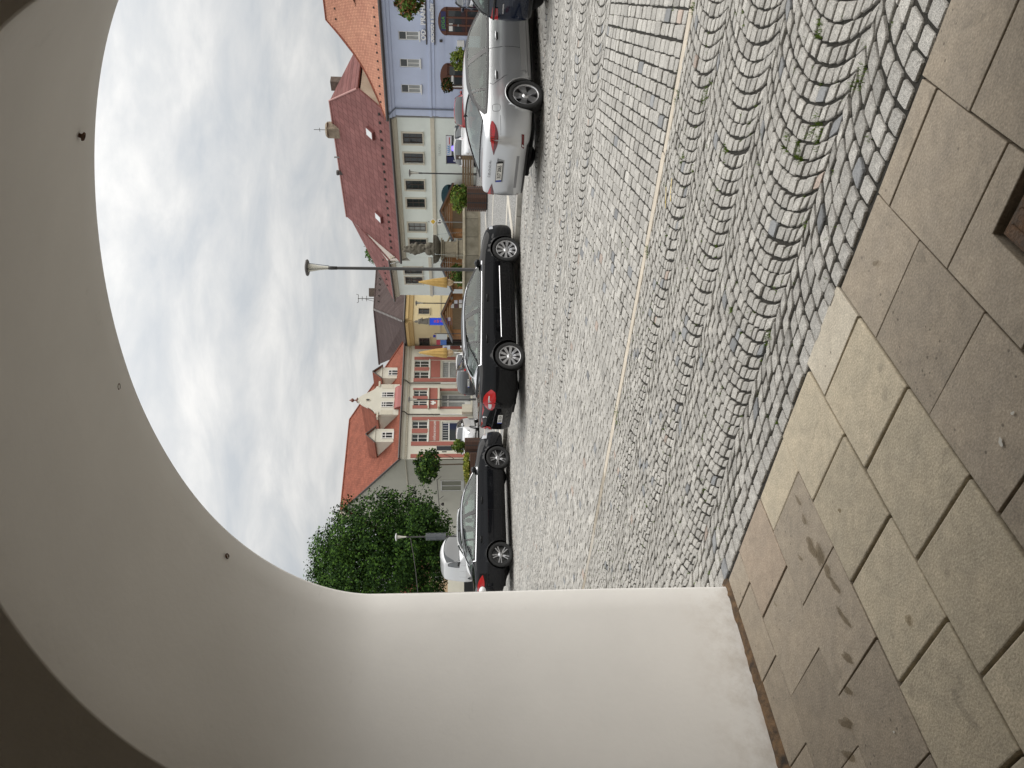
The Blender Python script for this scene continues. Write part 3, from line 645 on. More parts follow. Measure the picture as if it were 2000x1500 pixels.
# --- cream house with red panels (tourist office)
CREAM = mat('cream_plaster', (0.66, 0.63, 0.53), 0.9, var=0.05, vs=0.8, bump=0.1, bs=20)
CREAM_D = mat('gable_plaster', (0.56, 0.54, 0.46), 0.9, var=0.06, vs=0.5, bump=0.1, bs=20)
REDP = mat('red_panel', (0.36, 0.125, 0.095), 0.8, var=0.06, vs=2)
inf = thing('tourist_office', 'cream house with red panels, stepped gable and dormers in red tiled roof', 'house', (-6.08, 62.47, 0.1), R(38))
Z = -0.1
bays = [(1.30, 4.17), (7.95, 10.77)]
holes = []
for a, b in bays: holes += [(a + 0.43, a + 1.20, 3.62, 4.92), (b - 1.13, b - 0.37, 3.62, 4.92), (a + 0.49, b - 0.46, 0.6, 2.45)]
holes += [(5.42, 5.95, 3.7, 4.9), (6.41, 7.05, 3.7, 4.9), (5.27, 6.93, 0.0, 2.55)]
facade(inf, 0, 12.1, -0.3, 5.75, holes, CREAM)
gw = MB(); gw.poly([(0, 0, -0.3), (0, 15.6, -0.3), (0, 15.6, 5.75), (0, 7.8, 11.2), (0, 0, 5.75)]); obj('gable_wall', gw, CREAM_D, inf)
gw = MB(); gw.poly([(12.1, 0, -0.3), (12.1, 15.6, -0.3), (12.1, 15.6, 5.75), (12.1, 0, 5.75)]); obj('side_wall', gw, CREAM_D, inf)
for a, b in bays:
    for x0, x1 in ((a, a + 0.38), (b - 0.32, b)):
        p = MB(); p.b2(x0, x1, -0.05, 0.02, 0.3, 4.95); obj('red_band', p, REDP, inf)
    p = MB(); p.b2(a + 1.25, b - 1.18, -0.03, 0.02, 3.62, 4.92); obj('red_band', p, REDP, inf)
    for y_, za, zb_ in ((-0.035, 2.57, 2.62), (-0.07, 3.5, 3.58)):
        p = MB(); p.b2(a + 0.40, b - 0.34, y_, 0.02, za, zb_); obj('moulding', p, STONE_TRIM, inf)
    p = MB(); p.b2(a + 0.48, b - 0.42, -0.045, 0.02, 2.64, 3.48); pan = obj('sign_panel', p, REDP, inf)
    if a < 2: lettering('infocentrum', 0.36, WHITE, pan, ((a + b) / 2 + 0.03, -0.05, 3.05), (R(90), 0, 0), 0.008, 0.0, 1.1)
    for h in ((a + 0.43, a + 1.20, 3.62, 4.92), (b - 1.13, b - 0.37, 3.62, 4.92)): window(inf, h, WHITE, GLASS_D, (2, 1), 0.6, 0.05)
    h = (a + 0.49, b - 0.46, 0.6, 2.45)
    o = window(inf, h, WHITE, GLASS_G if a > 5 else GLASS_D, (1, 1), 0.68, 0.08, name='shop_window')
    p = MB()
    for k in range(8): x = h[0] + 0.12 + (h[1] - h[0] - 0.24) * k / 7; p.b2(x - 0.03, x + 0.03, 0.085, 0.105, h[2] + 1.36, h[3] - 0.08)
    obj('valance', p, mat('grey_cloth', (0.42, 0.42, 0.40), 0.8), o)
for x0, x1 in ((0.13, 0.47), (11.7, 12.05)):
    p = MB(); p.b2(x0, x1, -0.05, 0.02, 0.0, 4.95); obj('red_band', p, REDP, inf)
p = MB(); p.b2(5.06, 5.40, -0.03, 0.02, 3.68, 4.95); p.b2(5.97, 6.39, -0.03, 0.02, 3.68, 4.95); p.b2(7.07, 7.26, -0.03, 0.02, 3.68, 4.95); obj('red_band', p, REDP, inf)
p = MB(); p.b2(5.06, 7.26, -0.03, 0.02, 2.85, 3.55); pan = obj('sign_panel', p, REDP, inf)
p = MB(); p.b2(5.45, 5.85, -0.06, -0.032, 3.12, 3.32); p.b2(5.55, 5.75, -0.061, -0.032, 2.98, 3.118); p.b2(5.5, 5.6, -0.062, -0.032, 3.322, 3.42); p.b2(5.7, 5.8, -0.062, -0.032, 3.322, 3.42); obj('emblem', p, WHITE, pan)
p = MB(); p.b2(5.0, 7.3, -0.16, 0.02, 3.57, 3.66); p.b2(5.0, 7.3, -0.4, 0.02, 2.66, 2.80); obj('door_canopy', p, STONE_TRIM, inf)
for h in ((5.42, 5.95, 3.7, 4.9), (6.41, 7.05, 3.7, 4.9)): window(inf, h, WHITE, GLASS_D, (2, 1), 0.6, 0.05)
for x0, x1 in ((5.03, 5.25), (6.95, 7.2)):
    p = MB(); p.b2(x0, x1, -0.04, 0.02, 0.3, 2.65); obj('red_band', p, REDP, inf)
d = MB(); d.b2(5.27, 5.36, 0.5, 0.56, 0, 2.55); d.b2(6.10, 6.20, 0.5, 0.56, 0, 2.55); d.b2(6.84, 6.93, 0.5, 0.56, 0, 2.55); d.b2(5.27, 6.93, 0.49, 0.56, 1.9, 2.0); d.b2(5.36, 6.1, 0.5, 0.55, 0, 0.5); d.b2(5.36, 6.84, 0.495, 0.55, 2.45, 2.55)
dd = obj('door', d, WHITE, inf)
p = MB(); p.poly([(5.3, 0.55, 0), (6.9, 0.55, 0), (6.9, 0.55, 2.5), (5.3, 0.55, 2.5)]); obj('pane', p, GLASS_G, dd)
p = MB(); p.b2(5.27, 5.272, 0.16, 0.6, 0, 2.55); p.b2(6.928, 6.93, 0.16, 0.6, 0, 2.55); p.b2(5.27, 6.93, 0.16, 0.6, 2.548, 2.55); obj('door_reveal', p, CREAM_D, inf)
p = MB(); p.b2(4.35, 5.15, -0.5, -0.05, -0.1, 0.75); obj('plinth_block', p, STONE_TRIM, inf)
p = MB(); p.prism([(-0.0, 5.35), (-0.10, 5.45), (-0.14, 5.62), (-0.30, 5.70), (-0.30, 5.80), (0.0, 5.80)], -0.05, 12.15, 'x'); obj('cornice', p, CREAM, inf)
p = MB()
for k in range(70): p.b2(0.1 + k * 0.17, 0.19 + k * 0.17, -0.13, 0.01, 5.28, 5.37)
obj('dentils', p, STONE_TRIM, inf)
p = MB(); p.tube([(-0.2, -0.45, 5.86), (12.3, -0.45, 5.86)], 0.075, 8); obj('gutter', p, GUTTER, inf)
for x in (4.48, 7.83):
    p = MB(); p.tube([(x, -0.45, 5.84), (x, -0.4, 5.6), (x - 0.1, -0.12, 5.3), (x - 0.1, -0.10, 2.6)], 0.05, 7); o = obj('downpipe', p, GUTTER, inf)
    p = MB(); p.tube([(x - 0.1, -0.10, 2.6), (x - 0.1, -0.10, 0.0)], 0.052, 7); obj('lower_pipe', p, WHITE, o)
sl = 0.668
e0 = 5.88
rid = (7.8, 11.33)
roof_slab(inf, [(-0.25, -0.4, e0), (12.4, -0.4, e0), (9.5, 7.8, 11.33), (-0.25, 7.8, 11.33)], T_RED)
roof_slab(inf, [(-0.25, 16.0, e0), (12.4, 16.0, e0), (9.5, 7.8, 11.33), (-0.25, 7.8, 11.33)], T_RED)
roof_slab(inf, [(12.4, -0.4, e0), (12.4, 16.0, e0), (9.5, 7.8, 11.33)], T_RED)
p = MB(); p.tube([(-0.27, 7.8, 11.36), (9.5, 7.8, 11.36), (12.4, -0.4, e0 + 0.03)], 0.09, 6); obj('ridge_tiles', p, T_RED, inf)
p = MB(); p.prism([(-0.45, e0 - 0.2), (-0.45, e0), (7.8, 11.3), (16.05, e0), (16.05, e0 - 0.2), (7.8, 11.08)], -0.30, -0.24, 'x'); obj('verge_board', p, GUTTER, inf)
p = MB(); p.box((0.6, 10.6, 10.6), (0.9, 0.9, 2.2)); p.box((0.6, 10.6, 11.75), (1.05, 1.05, 0.14)); obj('chimney', p, CREAM_D, inf)
def dormer(x0, x1, zt, zp, y0=0.45):
    xm = (x0 + x1) / 2; d = MB(); yb = lambda z: (z - e0) / sl - 0.3
    zb = e0 + (y0 + 0.3) * sl - 0.1
    d.poly([(x0, y0, zb), (x1, y0, zb), (x1, y0, zt), (xm, y0, zp - 0.12), (x0, y0, zt)])
    for x in (x0, x1): d.poly([(x, y0, zb), (x, y0, zt), (x, yb(zt) + 0.2, zt)])
    d.b2(x0 - 0.05, x1 + 0.05, y0 - 0.06, y0, zt - 0.1, zt + 0.02)
    o = obj('dormer', d, CREAM, inf)
    for s in (-1, 1):
        e_ = xm + s * ((x1 - x0) / 2 + 0.16)
        roof_slab(o, [(e_, y0 - 0.2, zt - 0.1), (xm, y0 - 0.2, zp), (xm, yb(zp) + 0.3, zp), (e_, yb(zt - 0.1) + 0.3, zt - 0.1)], T_RED, 0.06, 'dormer_roof')
        p = MB(); p.tube([(e_, y0 - 0.21, zt - 0.14), (xm, y0 - 0.21, zp - 0.02)], 0.05, 5); obj('verge', p, GUTTER, o)
    h = (xm - 0.32, xm + 0.32, zt - 1.55, zt - 0.62); f = MB()
    for q in (h[0], h[1] - 0.07, xm - 0.03): f.b2(q, q + (0.06 if q == xm - 0.03 else 0.07), y0 - 0.05, y0 - 0.005, h[2], h[3])
    for q in (h[2], h[3] - 0.07, h[2] + 0.58): f.b2(h[0] + 0.07, h[1] - 0.07, y0 - 0.052, y0 - 0.006, q, q + 0.06)
    f.b2(h[0] - 0.1, h[1] + 0.1, y0 - 0.1, y0, h[2] - 0.08, h[2] - 0.01)
    obj('dormer_window', f, WHITE, o)
    p = MB(); p.poly([(h[0], y0 - 0.02, h[2]), (h[1], y0 - 0.02, h[2]), (h[1], y0 - 0.02, h[3]), (h[0], y0 - 0.02, h[3])]); obj('pane', p, GLASS_D, o)
dormer(2.0, 3.30, 8.05, 8.75); dormer(8.72, 9.92, 7.85, 8.6)
# baroque centre gable
g = MB(); cxg = 6.02; out = [(4.4, 5.8), (4.4, 7.0), (4.4, 7.9), (4.62, 7.9), (4.62, 8.05)]
for i in range(13):
    t = i / 12; out.append((4.66 + (cxg - 0.2 - 4.66) * t, 8.1 + 1.35 * (0.5 - 0.5 * math.cos(math.pi * min(1, t * 0.98))) * (0.55 + 0.45 * t) + 0.08 * math.sin(math.pi * t)))
out += [(cxg - 0.2, 9.6), (cxg + 0.2, 9.6)]
full = out + [(2 * cxg - x, z) for x, z in reversed(out)][2:]
g.prism(full, -0.06, 0.25); gab = obj('front_gable', g, CREAM, inf, fix=True)
for s in (-1, 1):
    p = MB(); x = cxg + s * 1.62; p.poly([(x, 0.2, 5.9), (x, 0.2, 7.9), (x, 3.2, 7.9)]); obj('gable_cheek', p, CREAM_D, gab)
    e_ = cxg + s * 1.75; roof_slab(gab, [(e_, 0.1, 7.85), (cxg, 0.1, 9.4), (cxg, 5.2, 9.4), (e_, 3.0, 7.85)], T_RED, 0.06, 'gable_roof')
    p = MB(); p.b2(cxg + s * 1.62 - 0.28, cxg + s * 1.62 + 0.28, -0.14, 0.3, 7.78, 7.92); p.b2(cxg + s * 1.36 - 0.22, cxg + s * 1.36 + 0.22, -0.075, -0.058, 6.6, 7.6); obj('gable_moulding', p, STONE_TRIM, gab)
for h in ((5.18, 5.74, 6.55, 7.6), (6.22, 6.78, 6.55, 7.6)):
    f = MB(); xm = (h[0] + h[1]) / 2
    for q in (h[0], h[1] - 0.06, xm - 0.03): f.b2(q, q + 0.06, -0.11, -0.065, h[2], h[3])
    for q in (h[2], h[3] - 0.06, h[2] + 0.62, h[2] + 0.83): f.b2(h[0] + 0.06, h[1] - 0.06, -0.108, -0.066, q, q + 0.05)
    o = obj('gable_window', f, WHITE, gab); p = MB(); p.poly([(h[0], -0.07, h[2]), (h[1], -0.07, h[2]), (h[1], -0.07, h[3]), (h[0], -0.07, h[3])]); obj('pane', p, GLASS_D, o)
p = MB(); p.lathe([(0.0, -0.066), (0.13, -0.066), (0.14, -0.09), (0.19, -0.09), (0.19, -0.06)], 20, (0, 0, 0), 'y', cap=False); o = obj('oval_window', p, [STONE_TRIM], gab, (5.95, 0, 8.72)); o.scale = (0.75, 1, 1.25)
p = MB(); p.lathe([(0.13, -0.068), (0.128, -0.07)], 20, (0, 0, 0), 'y'); o2 = obj('oval_pane', p, GLASS_D, gab, (5.95, 0, 8.72)); o2.scale = (0.75, 1, 1.25)
p = MB(); p.smooth = True; p.lathe([(0.2, 9.6), (0.24, 9.66), (0.1, 9.72), (0.045, 9.85), (0.05, 9.9), (0.17, 10.0), (0.17, 10.1), (0.06, 10.22), (0.01, 10.35)], 14, (cxg, 0.08, 0)); obj('finial', p, mat('finial_copper', (0.20, 0.08, 0.06), 0.6), gab)
p = MB(); p.grid([[(x, y, z) for y, z in ((-0.05, 6.5), (-0.25, 6.42), (-0.42, 6.2), (-0.5, 5.92), (-0.5, 5.88))] for x in np.linspace(4.95, 7.2, 6)]); p.poly([(4.95, -0.05, 6.5), (4.95, -0.42, 6.2), (4.95, -0.5, 5.9), (4.95, 0, 5.9)]); p.poly([(7.2, -0.05, 6.5), (7.2, -0.42, 6.2), (7.2, -0.5, 5.9), (7.2, 0, 5.9)]); obj('skirt_roof', p, mat('red_sheet', (0.30, 0.075, 0.065), 0.5), gab)
# window, flag bracket and ledge on the side gable
def gable_window(y0, y1, z0, z1, two=True):
    f = MB(); x = -0.06
    for a, b, c, d in ((y0, y0 + .08, z0, z1), (y1 - .08, y1, z0, z1), ((y0 + y1) / 2 - .04, (y0 + y1) / 2 + .04, z0, z1)): f.b2(x, -0.005, a, b, c, d)
    f.b2(x, -0.006, y0, y1, z0 - 0.0, z0 + .08); f.b2(x, -0.006, y0, y1, z1 - .08, z1); f.b2(x - 0.03, -0.004, y0 - 0.15, y1 + 0.15, z0 - 0.15, z0 - 0.02)
    o = obj('window', f, WHITE, inf); p = MB(); p.poly([(-0.012, y0, z0), (-0.012, y1, z0), (-0.012, y1, z1), (-0.012, y0, z1)]); obj('pane', p, mat('curtain_glass', (0.20, 0.20, 0.14), 0.1), o)
gable_window(3.3, 5.0, 0.75, 2.55); gable_window(5.3, 6.3, 7.1, 8.2)
p = MB(); p.tube([(-0.35, 2.6, 2.85), (-0.35, 8.0, 2.7)], 0.03, 5); p.tube([(0, 2.7, 2.5), (-0.35, 2.7, 2.85)], 0.02, 5); p.tube([(0, 6.0, 2.35), (-0.35, 6.0, 2.76)], 0.02, 5); p.lathe([(0.02, 2.6), (0.16, 2.45), (0.13, 2.3)], 8, (-0.35, 6.8, 0)); obj('iron_bracket', p, GUTTER, inf)
p = MB(); p.tube([(-0.03, 0.05, 5.35), (-0.03, 15.5, 5.35)], 0.04, 5); obj('string_moulding', p, STONE_TRIM, inf)

# --- green house with maroon roof
GREENW = mat('pale_green_plaster', (0.77, 0.81, 0.745), 0.9, var=0.05, vs=0.7, bump=0.08, bs=20)
grn = thing('green_house', 'pale green house with maroon shingle roof and brown windows', 'house', (9.37, 57.1, 0.1), R(-54.6))
wins = [(10.05, 10.84), (8.54, 9.33), (6.34, 7.13), (4.78, 5.57), (2.59, 3.38), (1.05, 1.84)]
holes = [(a, b, 3.44, 4.66) for a, b in wins] + [(8.54, 10.76, 0.3, 1.97), (4.95, 6.85, 0.0, 1.85)]
facade(grn, 0, 12.2, -0.3, 5.35, holes, GREENW)
for i, (a, b) in enumerate(wins): window(grn, (a, b, 3.44, 4.66), DKBROWN, GLASS_G if i == 4 else GLASS_D, (2, 3), None, 0.05, 0.06, STONE_TRIM, 0.11)
ag = MB(); pts = [(4.95, 1.85), (6.85, 1.85)]; arcp = [(5.9 + 0.95 * math.cos(math.pi * k / 14), 1.85 + 0.47 * math.sin(math.pi * k / 14)) for k in range(15)]
ag.prism(arcp, -0.012, 0.0); ag.b2(4.95, 6.85, 0.3, 0.34, -0.3, 1.85)
for k in range(9): ag.b2(5.0 + k * 0.21, 5.17 + k * 0.21, 0.27, 0.3, -0.2, 1.84)
obj('arched_gate', ag, mat('teal_gate', (0.025, 0.07, 0.085), 0.6, var=0.2), grn)
so = window(grn, (8.54, 10.76, 0.3, 1.97), mat('shop_frame', (0.16, 0.14, 0.15), 0.5), GLASS_D, (2, 1), None, 0.05, 0.05, sill=False, name='shop_window')
p = MB(); p.b2(9.2, 10.7, 0.0, 0.05, 1.62, 1.95); sg = obj('shop_sign', p, mat('sign_white', (0.72, 0.72, 0.76), 0.5), so)
lettering('TABÁK', 0.24, mat('sign_blue', (0.10, 0.30, 0.62), 0.5), sg, (9.62, -0.004, 1.79), (R(90), 0, 0), 0.003, 0.004, 1.05); p = MB(); p.b2(10.08, 10.6, -0.008, 0.0, 1.72, 1.78); obj('sign_stripe', p, mat('sign_red', (0.5, 0.06, 0.06), 0.5), sg)
p = MB(); p.b2(8.62, 9.1, 0.0, 0.05, 0.5, 1.9); po = obj('poster', p, mat('poster_navy', (0.02, 0.025, 0.09), 0.4), so)
p = MB(); p.box((8.86, -0.005, 1.15), (0.28, 0.02, 0.34), ry=0.3); p.box((8.8, -0.006, 1.45), (0.12, 0.02, 0.1)); p.b2(8.74, 9.0, -0.012, 0.0, 0.56, 0.78); obj('poster_print', p, mat('poster_pale', (0.62, 0.62, 0.68), 0.5, var=0.3, vs=12), po)
p = MB(); p.lathe([(0.0, -0.01), (0.22, -0.01), (0.22, 0.0)], 16, (9.75, 0.03, 1.45), 'y'); obj('lamp_display', p, mat('glow_violet', (0.25, 0.2, 0.8), 0.5, emit=(0.25, 0.18, 1.0, 1.2)), so)
lettering('TRAFIKA', 0.24, mat('faded_lettering', (0.47, 0.50, 0.46), 0.9), grn, (9.62, -0.004, 2.36), (R(90), 0, 0), 0.004)
p = MB(); p.b2(-0.02, 12.2, -0.09, 0.01, 2.68, 2.80); p.b2(-0.02, 12.2, -0.05, 0.01, 2.80, 2.93); obj('string_course', p, STONE_TRIM, grn)
p = MB(); p.prism([(0.0, 4.95), (-0.08, 5.0), (-0.12, 5.16), (-0.28, 5.22), (-0.28, 5.32), (0.0, 5.32)], -0.05, 12.2, 'x'); obj('cornice', p, STONE_TRIM, grn)
p = MB(); p.tube([(-0.2, -0.45, 5.33), (12.3, -0.45, 5.33)], 0.08, 8); obj('gutter', p, GUTTER, grn)
p = MB(); p.tube([(12.1, -0.42, 5.3), (12.1, -0.1, 5.0), (12.1, -0.08, 0)], 0.05, 7); obj('downpipe', p, ZINC, grn)
p = MB(); p.tube([(-0.15, -0.45, 5.3), (-0.1, -0.5, 5.75), (-0.35, -0.35, 6.1), (-0.5, -.2, 6.15)], 0.03, 6); obj('roof_pipe', p, ZINC, grn)
gw = MB(); gw.poly([(12.2, 0, -0.3), (12.2, 11, -0.3), (12.2, 11, 5.35), (12.2, 8.6, 7.3), (12.2, 2.3, 7.3), (12.2, 0, 5.35)]); obj('fire_gable', gw, mat('stained_plaster', (0.40, 0.34, 0.25), 0.92, c2=(0.56, 0.50, 0.40), vs=0.9, bump=0.2), grn)
roof_slab(grn, [(-0.25, -0.4, 5.36), (12.35, -0.4, 5.36), (12.3, 2.35, 7.48), (9.2, 5.5, 9.85), (-1.2, 5.5, 9.85)], T_MAUVE)
roof_slab(grn, [(12.3, 2.35, 7.48), (12.3, 8.65, 7.48), (9.2, 5.5, 9.85)], T_MAUVE)
roof_slab(grn, [(-0.25, 11.4, 5.36), (12.35, 11.4, 5.36), (12.3, 8.65, 7.48), (9.2, 5.5, 9.85), (-1.2, 5.5, 9.85)], T_MAUVE)
p = MB(); p.tube([(-1.2, 5.5, 9.87), (9.2, 5.5, 9.87), (12.3, 2.35, 7.5)], 0.07, 6); obj('ridge_cap', p, mat('ridge_sheet', (0.36, 0.17, 0.15), 0.5), grn)
grs = 0.768
for k in range(19):
    x = 0.5 + k * 0.63; p = MB(); zz = 5.36 + (0.45 + 0.4) * grs; p.box((x, 0.45, zz + 0.05), (0.14, 0.1, 0.12)); p.box((x, 0.38, zz + 0.02), (0.05, 0.14, 0.05)); obj('snow_guard', p, GUTTER, grn)
for x, y in ((9.75, 1.35), (2.6, 1.35)):
    p = MB(); zz = 5.36 + (y + 0.4) * grs; a = math.atan(grs); p.box((x, y, zz + 0.12), (0.62, 0.75, 0.2), rx=a); o = obj('skylight', p, mat('maroon_sheet', (0.16, 0.05, 0.045), 0.6), grn)
    p = MB(); p.box((x, y + 0.02 - 0.1 * math.sin(a), zz + 0.12 + 0.105 * math.cos(a)), (0.5, 0.62, 0.02), rx=a); obj('pane', p, mat('skylight_pane', (0.55, 0.56, 0.56), 0.1, spec=0.8), o)
p = MB(); p.box((7.0, 5.3, 9.45), (0.8, 0.8, 1.5)); p.lathe([(0.5, 10.2), (0.56, 10.24), (0.45, 10.36), (0.3, 10.38)], 10, (7.0, 5.3, 0)); ch = obj('chimney', p, mat('old_brick', (0.27, 0.22, 0.16), 0.9, var=0.25, vs=4), grn)
p = MB(); p.tube([(7.0, 5.3, 10.3), (7.0, 5.3, 11.2)], 0.02, 5); p.tube([(6.85, 5.3, 10.8), (7.15, 5.3, 10.8)], 0.02, 5); obj('aerial', p, GUTTER, ch)
p = MB(); p.lathe([(0.16, 9.5), (0.16, 9.95), (0.2, 9.98), (0.18, 10.1)], 10, (3.2, 5.4, 0)); obj('flue', p, GUTTER, grn)
p = MB(); p.lathe([(0.06, 9.5), (0.06, 10.1)], 8, (4.6, 5.4, 0)); obj('flue', p, ZINC, grn)
p = MB(); p.box((9.5, 7.0, 9.2), (0.7, 0.6, 1.3)); obj('chimney', p, mat('dark_brick', (0.13, 0.10, 0.08), 0.9, var=0.3, vs=5), grn)
# corner wing, a little taller
wg = thing('green_corner_house', 'taller pale green corner house between yellow house and fountain statue', 'house', (7.2, 62.6, 0.1), R(-67))
holes = [(3.24, 4.28, 3.88, 5.22), (1.8, 2.86, 3.88, 5.22)]
facade(wg, -0.0, 5.75, -0.3, 6.2, holes, GREENW)
for h in holes: window(wg, h, DKBROWN, GLASS_D, (2, 1), 0.66, 0.06, 0.06, STONE_TRIM, 0.11)
sw_ = MB(); sw_.poly([(0, 0, -0.3), (0, 9, -0.3), (0, 9, 6.2), (0, 0, 6.2)]); obj('side_wall', sw_, GREENW, wg)
p = MB(); p.b2(-0.05, 5.75, -0.09, 0.01, 3.12, 3.24); p.b2(-0.05, 5.75, -0.05, 0.01, 3.24, 3.36); obj('string_course', p, STONE_TRIM, wg)
p = MB(); p.prism([(0.0, 5.8), (-0.08, 5.85), (-0.12, 6.0), (-0.26, 6.08), (-0.26, 6.18), (0.0, 6.18)], -0.1, 5.75, 'x'); obj('cornice', p, STONE_TRIM, wg)
p = MB(); p.tube([(-0.3, -0.42, 6.22), (5.8, -0.42, 6.22)], 0.075, 8); obj('gutter', p, GUTTER, wg)
apex = loc_of(wg, (13.2, 61.3, 9.86)); eL = (-0.4, -0.4, 6.24); eR = (5.8, -0.4, 6.24); back = (-0.4, 9.4, 6.24)
roof_slab(wg, [eL, eR, (apex[0], apex[1], apex[2] - 0.1)], T_MAUVE); roof_slab(wg, [eL, back, (apex[0], apex[1], apex[2] - 0.1)], T_MAUVE)
fw_ = MB(); n_ = 9; up = [];
for i in range(n_):
    t = i / (n_ - 1); x, y = eR[0] + (apex[0] - eR[0]) * t, eR[1] + (apex[1] - eR[1]) * t; z = eR[2] + (apex[2] - eR[2]) * t; up.append((x, y, z))
fw_.add([(x, y, z + 0.12 - 0.25 * math.sin(math.pi * i / (n_ - 1))) for i, (x, y, z) in enumerate(up)] + [(x, y, z - 1.6 + 0.9 * i / n_) for i, (x, y, z) in enumerate(up)], [(i, i + 1, n_ + i + 1, n_ + i) for i in range(n_ - 1)])
obj('fire_wall', fw_, mat('pale_fire_wall', (0.66, 0.63, 0.57), 0.9), wg)
for k in range(5):
    x = 0.9 + k * 0.95; p = MB(); p.box((x, 0.35, 6.75), (0.14, 0.1, 0.12)); obj('snow_guard', p, GUTTER, wg)

# --- blue department store
BLUEW = mat('blue_plaster', (0.51, 0.565, 0.71), 0.9, var=0.05, vs=0.7, bump=0.06, bs=20)
blu = thing('blue_store', 'blue plastered department store with salmon tiled roof and raised lettering', 'shop', (16.5, 46.5, 0.1), R(-48.7))
wx = [(1.05, 1.57), (2.61, 3.11), (4.19, 4.68), (5.74, 6.23), (7.3, 7.8)]
holes = [(a, b, 3.42, 4.56) for a, b in wx] + [(4.53, 6.09, 0.0, 1.9), (1.37, 2.95, 0.0, 1.85)]
facade(blu, -0.4, 11, -0.3, 5.45, holes, BLUEW)
for a, b in wx: window(blu, (a, b, 3.42, 4.56), WHITE, GLASS_G, (2, 1), 0.62, 0.045, 0.04, None, 0.04, True, True)
WOOD_R = mat('brown_door_wood', (0.12, 0.045, 0.025), 0.5, var=0.2, vs=6)
def arched_front(x0, x1, zs, rise, nleaf):
    xm = (x0 + x1) / 2; hw = (x1 - x0) / 2
    top = [(xm + hw * math.cos(math.pi * k / 12), zs + rise * math.sin(math.pi * k / 12)) for k in range(13)]
    a = MB(); a.prism(top, -0.02, 0.05); o = obj('arched_front', a, WOOD_R, blu)
    f = MB(); f.b2(x0, x1, 0.05, 0.1, -0.2, zs); obj('front_boards', f, WOOD_R, o)
    for k in range(nleaf):
        wl_ = (x1 - x0 - 0.3) / nleaf; xa = x0 + 0.15 + k * wl_
        for z0, z1 in ((0.15, 0.75), (0.85, zs - 0.12)):
            f = MB(); g = 0.05; f.b2(xa + g, xa + wl_ - g, 0.02, 0.045, z0, z1); obj('pane', f, GLASS_D, o)
        f = MB(); f.b2(xa + 0.0, xa + 0.05, 0.0, 0.05, 0, zs); f.b2(xa + wl_ - 0.05, xa + wl_, 0.0, 0.05, 0, zs); obj('stile', f, WOOD_R, o)
    return o
af = arched_front(4.53, 6.09, 1.9, 0.45, 3)
p = MB(); p.b2(4.8, 5.85, -0.04, -0.022, 1.93, 2.2); po = obj('yoga_board', p, mat('navy_board', (0.03, 0.03, 0.10), 0.5), af)
lettering('JOGA', 0.25, mat('lime_letters', (0.10, 0.30, 0.06), 0.5), po, (5.25, -0.045, 2.06), (R(90), 0, 0), 0.004, 0.006, 1.1)
p = MB(); p.b2(4.78, 5.2, 0.0, 0.018, 1.55, 1.75); p.b2(5.05, 5.15, 0.0, 0.018, 1.2, 1.3); obj('paper_notice', p, WHITE, af)
af2 = arched_front(1.37, 2.95, 1.85, 0.42, 2)
p = MB(); p.b2(1.5, 2.2, -0.01, 0.018, 1.5, 1.62); p.b2(1.5, 1.58, -0.012, 0.019, 0.7, 1.5); p.b2(1.55, 2.1, -0.012, 0.019, 0.62, 0.7); obj('white_frame', p, WHITE, af2)
p = MB(); p.b2(2.5, 2.68, -0.01, 0.018, 1.25, 1.42); obj('paper_notice', p, mat('yellow_paper', (0.6, 0.52, 0.2), 0.8), af2)
p = MB(); p.b2(-0.42, 11, -0.05, 0.01, 2.80, 2.93); p.b2(-0.42, 11, -0.03, 0.01, 2.6, 2.63); obj('string_course', p, BLUEW, blu)
for k in range(5):
    z = 2.4 - k * 0.42
    for xa, xb in ((2.98, 4.5), (-0.42, 1.34), (6.12, 11)):
        p = MB(); p.b2(xa, xb, -0.012, 0.01, z - 0.39, z - 0.012); obj('rusticated_course', p, BLUEW, blu)
p = MB(); p.prism([(0.0, 4.98), (-0.06, 5.0), (-0.10, 5.14), (-0.22, 5.2), (-0.26, 5.38), (0.0, 5.4)], -0.45, 11, 'x'); obj('cornice', p, BLUEW, blu)
p = MB(); p.tube([(-0.55, -0.4, 5.46), (11, -0.4, 5.46)], 0.09, 8); p.b2(-0.5, 11, -0.38, -0.28, 5.36, 5.5); obj('gutter', p, GUTTER, blu)
for x in (0.09,):
    p = MB(); p.tube([(x - 0.3, -0.4, 5.4), (x, -0.08, 5.0), (x, -0.07, 0)], 0.045, 7); obj('downpipe', p, mat('blue_pipe', (0.16, 0.18, 0.22), 0.5), blu)
SIGNW = mat('sign_letter_white', (0.80, 0.80, 0.80), 0.5)
lettering('OD  PRAHA', 0.36, SIGNW, blu, (5.32, -0.12, 3.16), (R(90), 0, 0), 0.05, 0.012, 1.12); lettering('OBCHOD & SLUŽBY', 0.225, SIGNW, blu, (5.24, -0.12, 2.66), (R(90), 0, 0), 0.05, 0.01, 1.06)
p = MB(); p.b2(4.0, 6.6, -0.07, -0.03, 2.98, 3.04); p.b2(4.0, 6.6, -0.07, -0.031, 2.52, 2.57); obj('sign_rail', p, GUTTER, blu)
p = MB(); p.b2(4.2, 4.3, -0.15, 0, 2.12, 2.28); obj('wall_lamp', p, GUTTER, blu)
p = MB(); p.b2(3.95, 4.3, -0.12, 0, 0.9, 1.3); obj('meter_box', p, WHITE, blu)
bsl = (9.31 - 5.52) / 5.9
flare = []
def bz(y): t = (y + 0.4) / 5.9; return 5.52 + 3.79 * (t - 0.10 * math.sin(math.pi * t))
r = MB(); rows = []
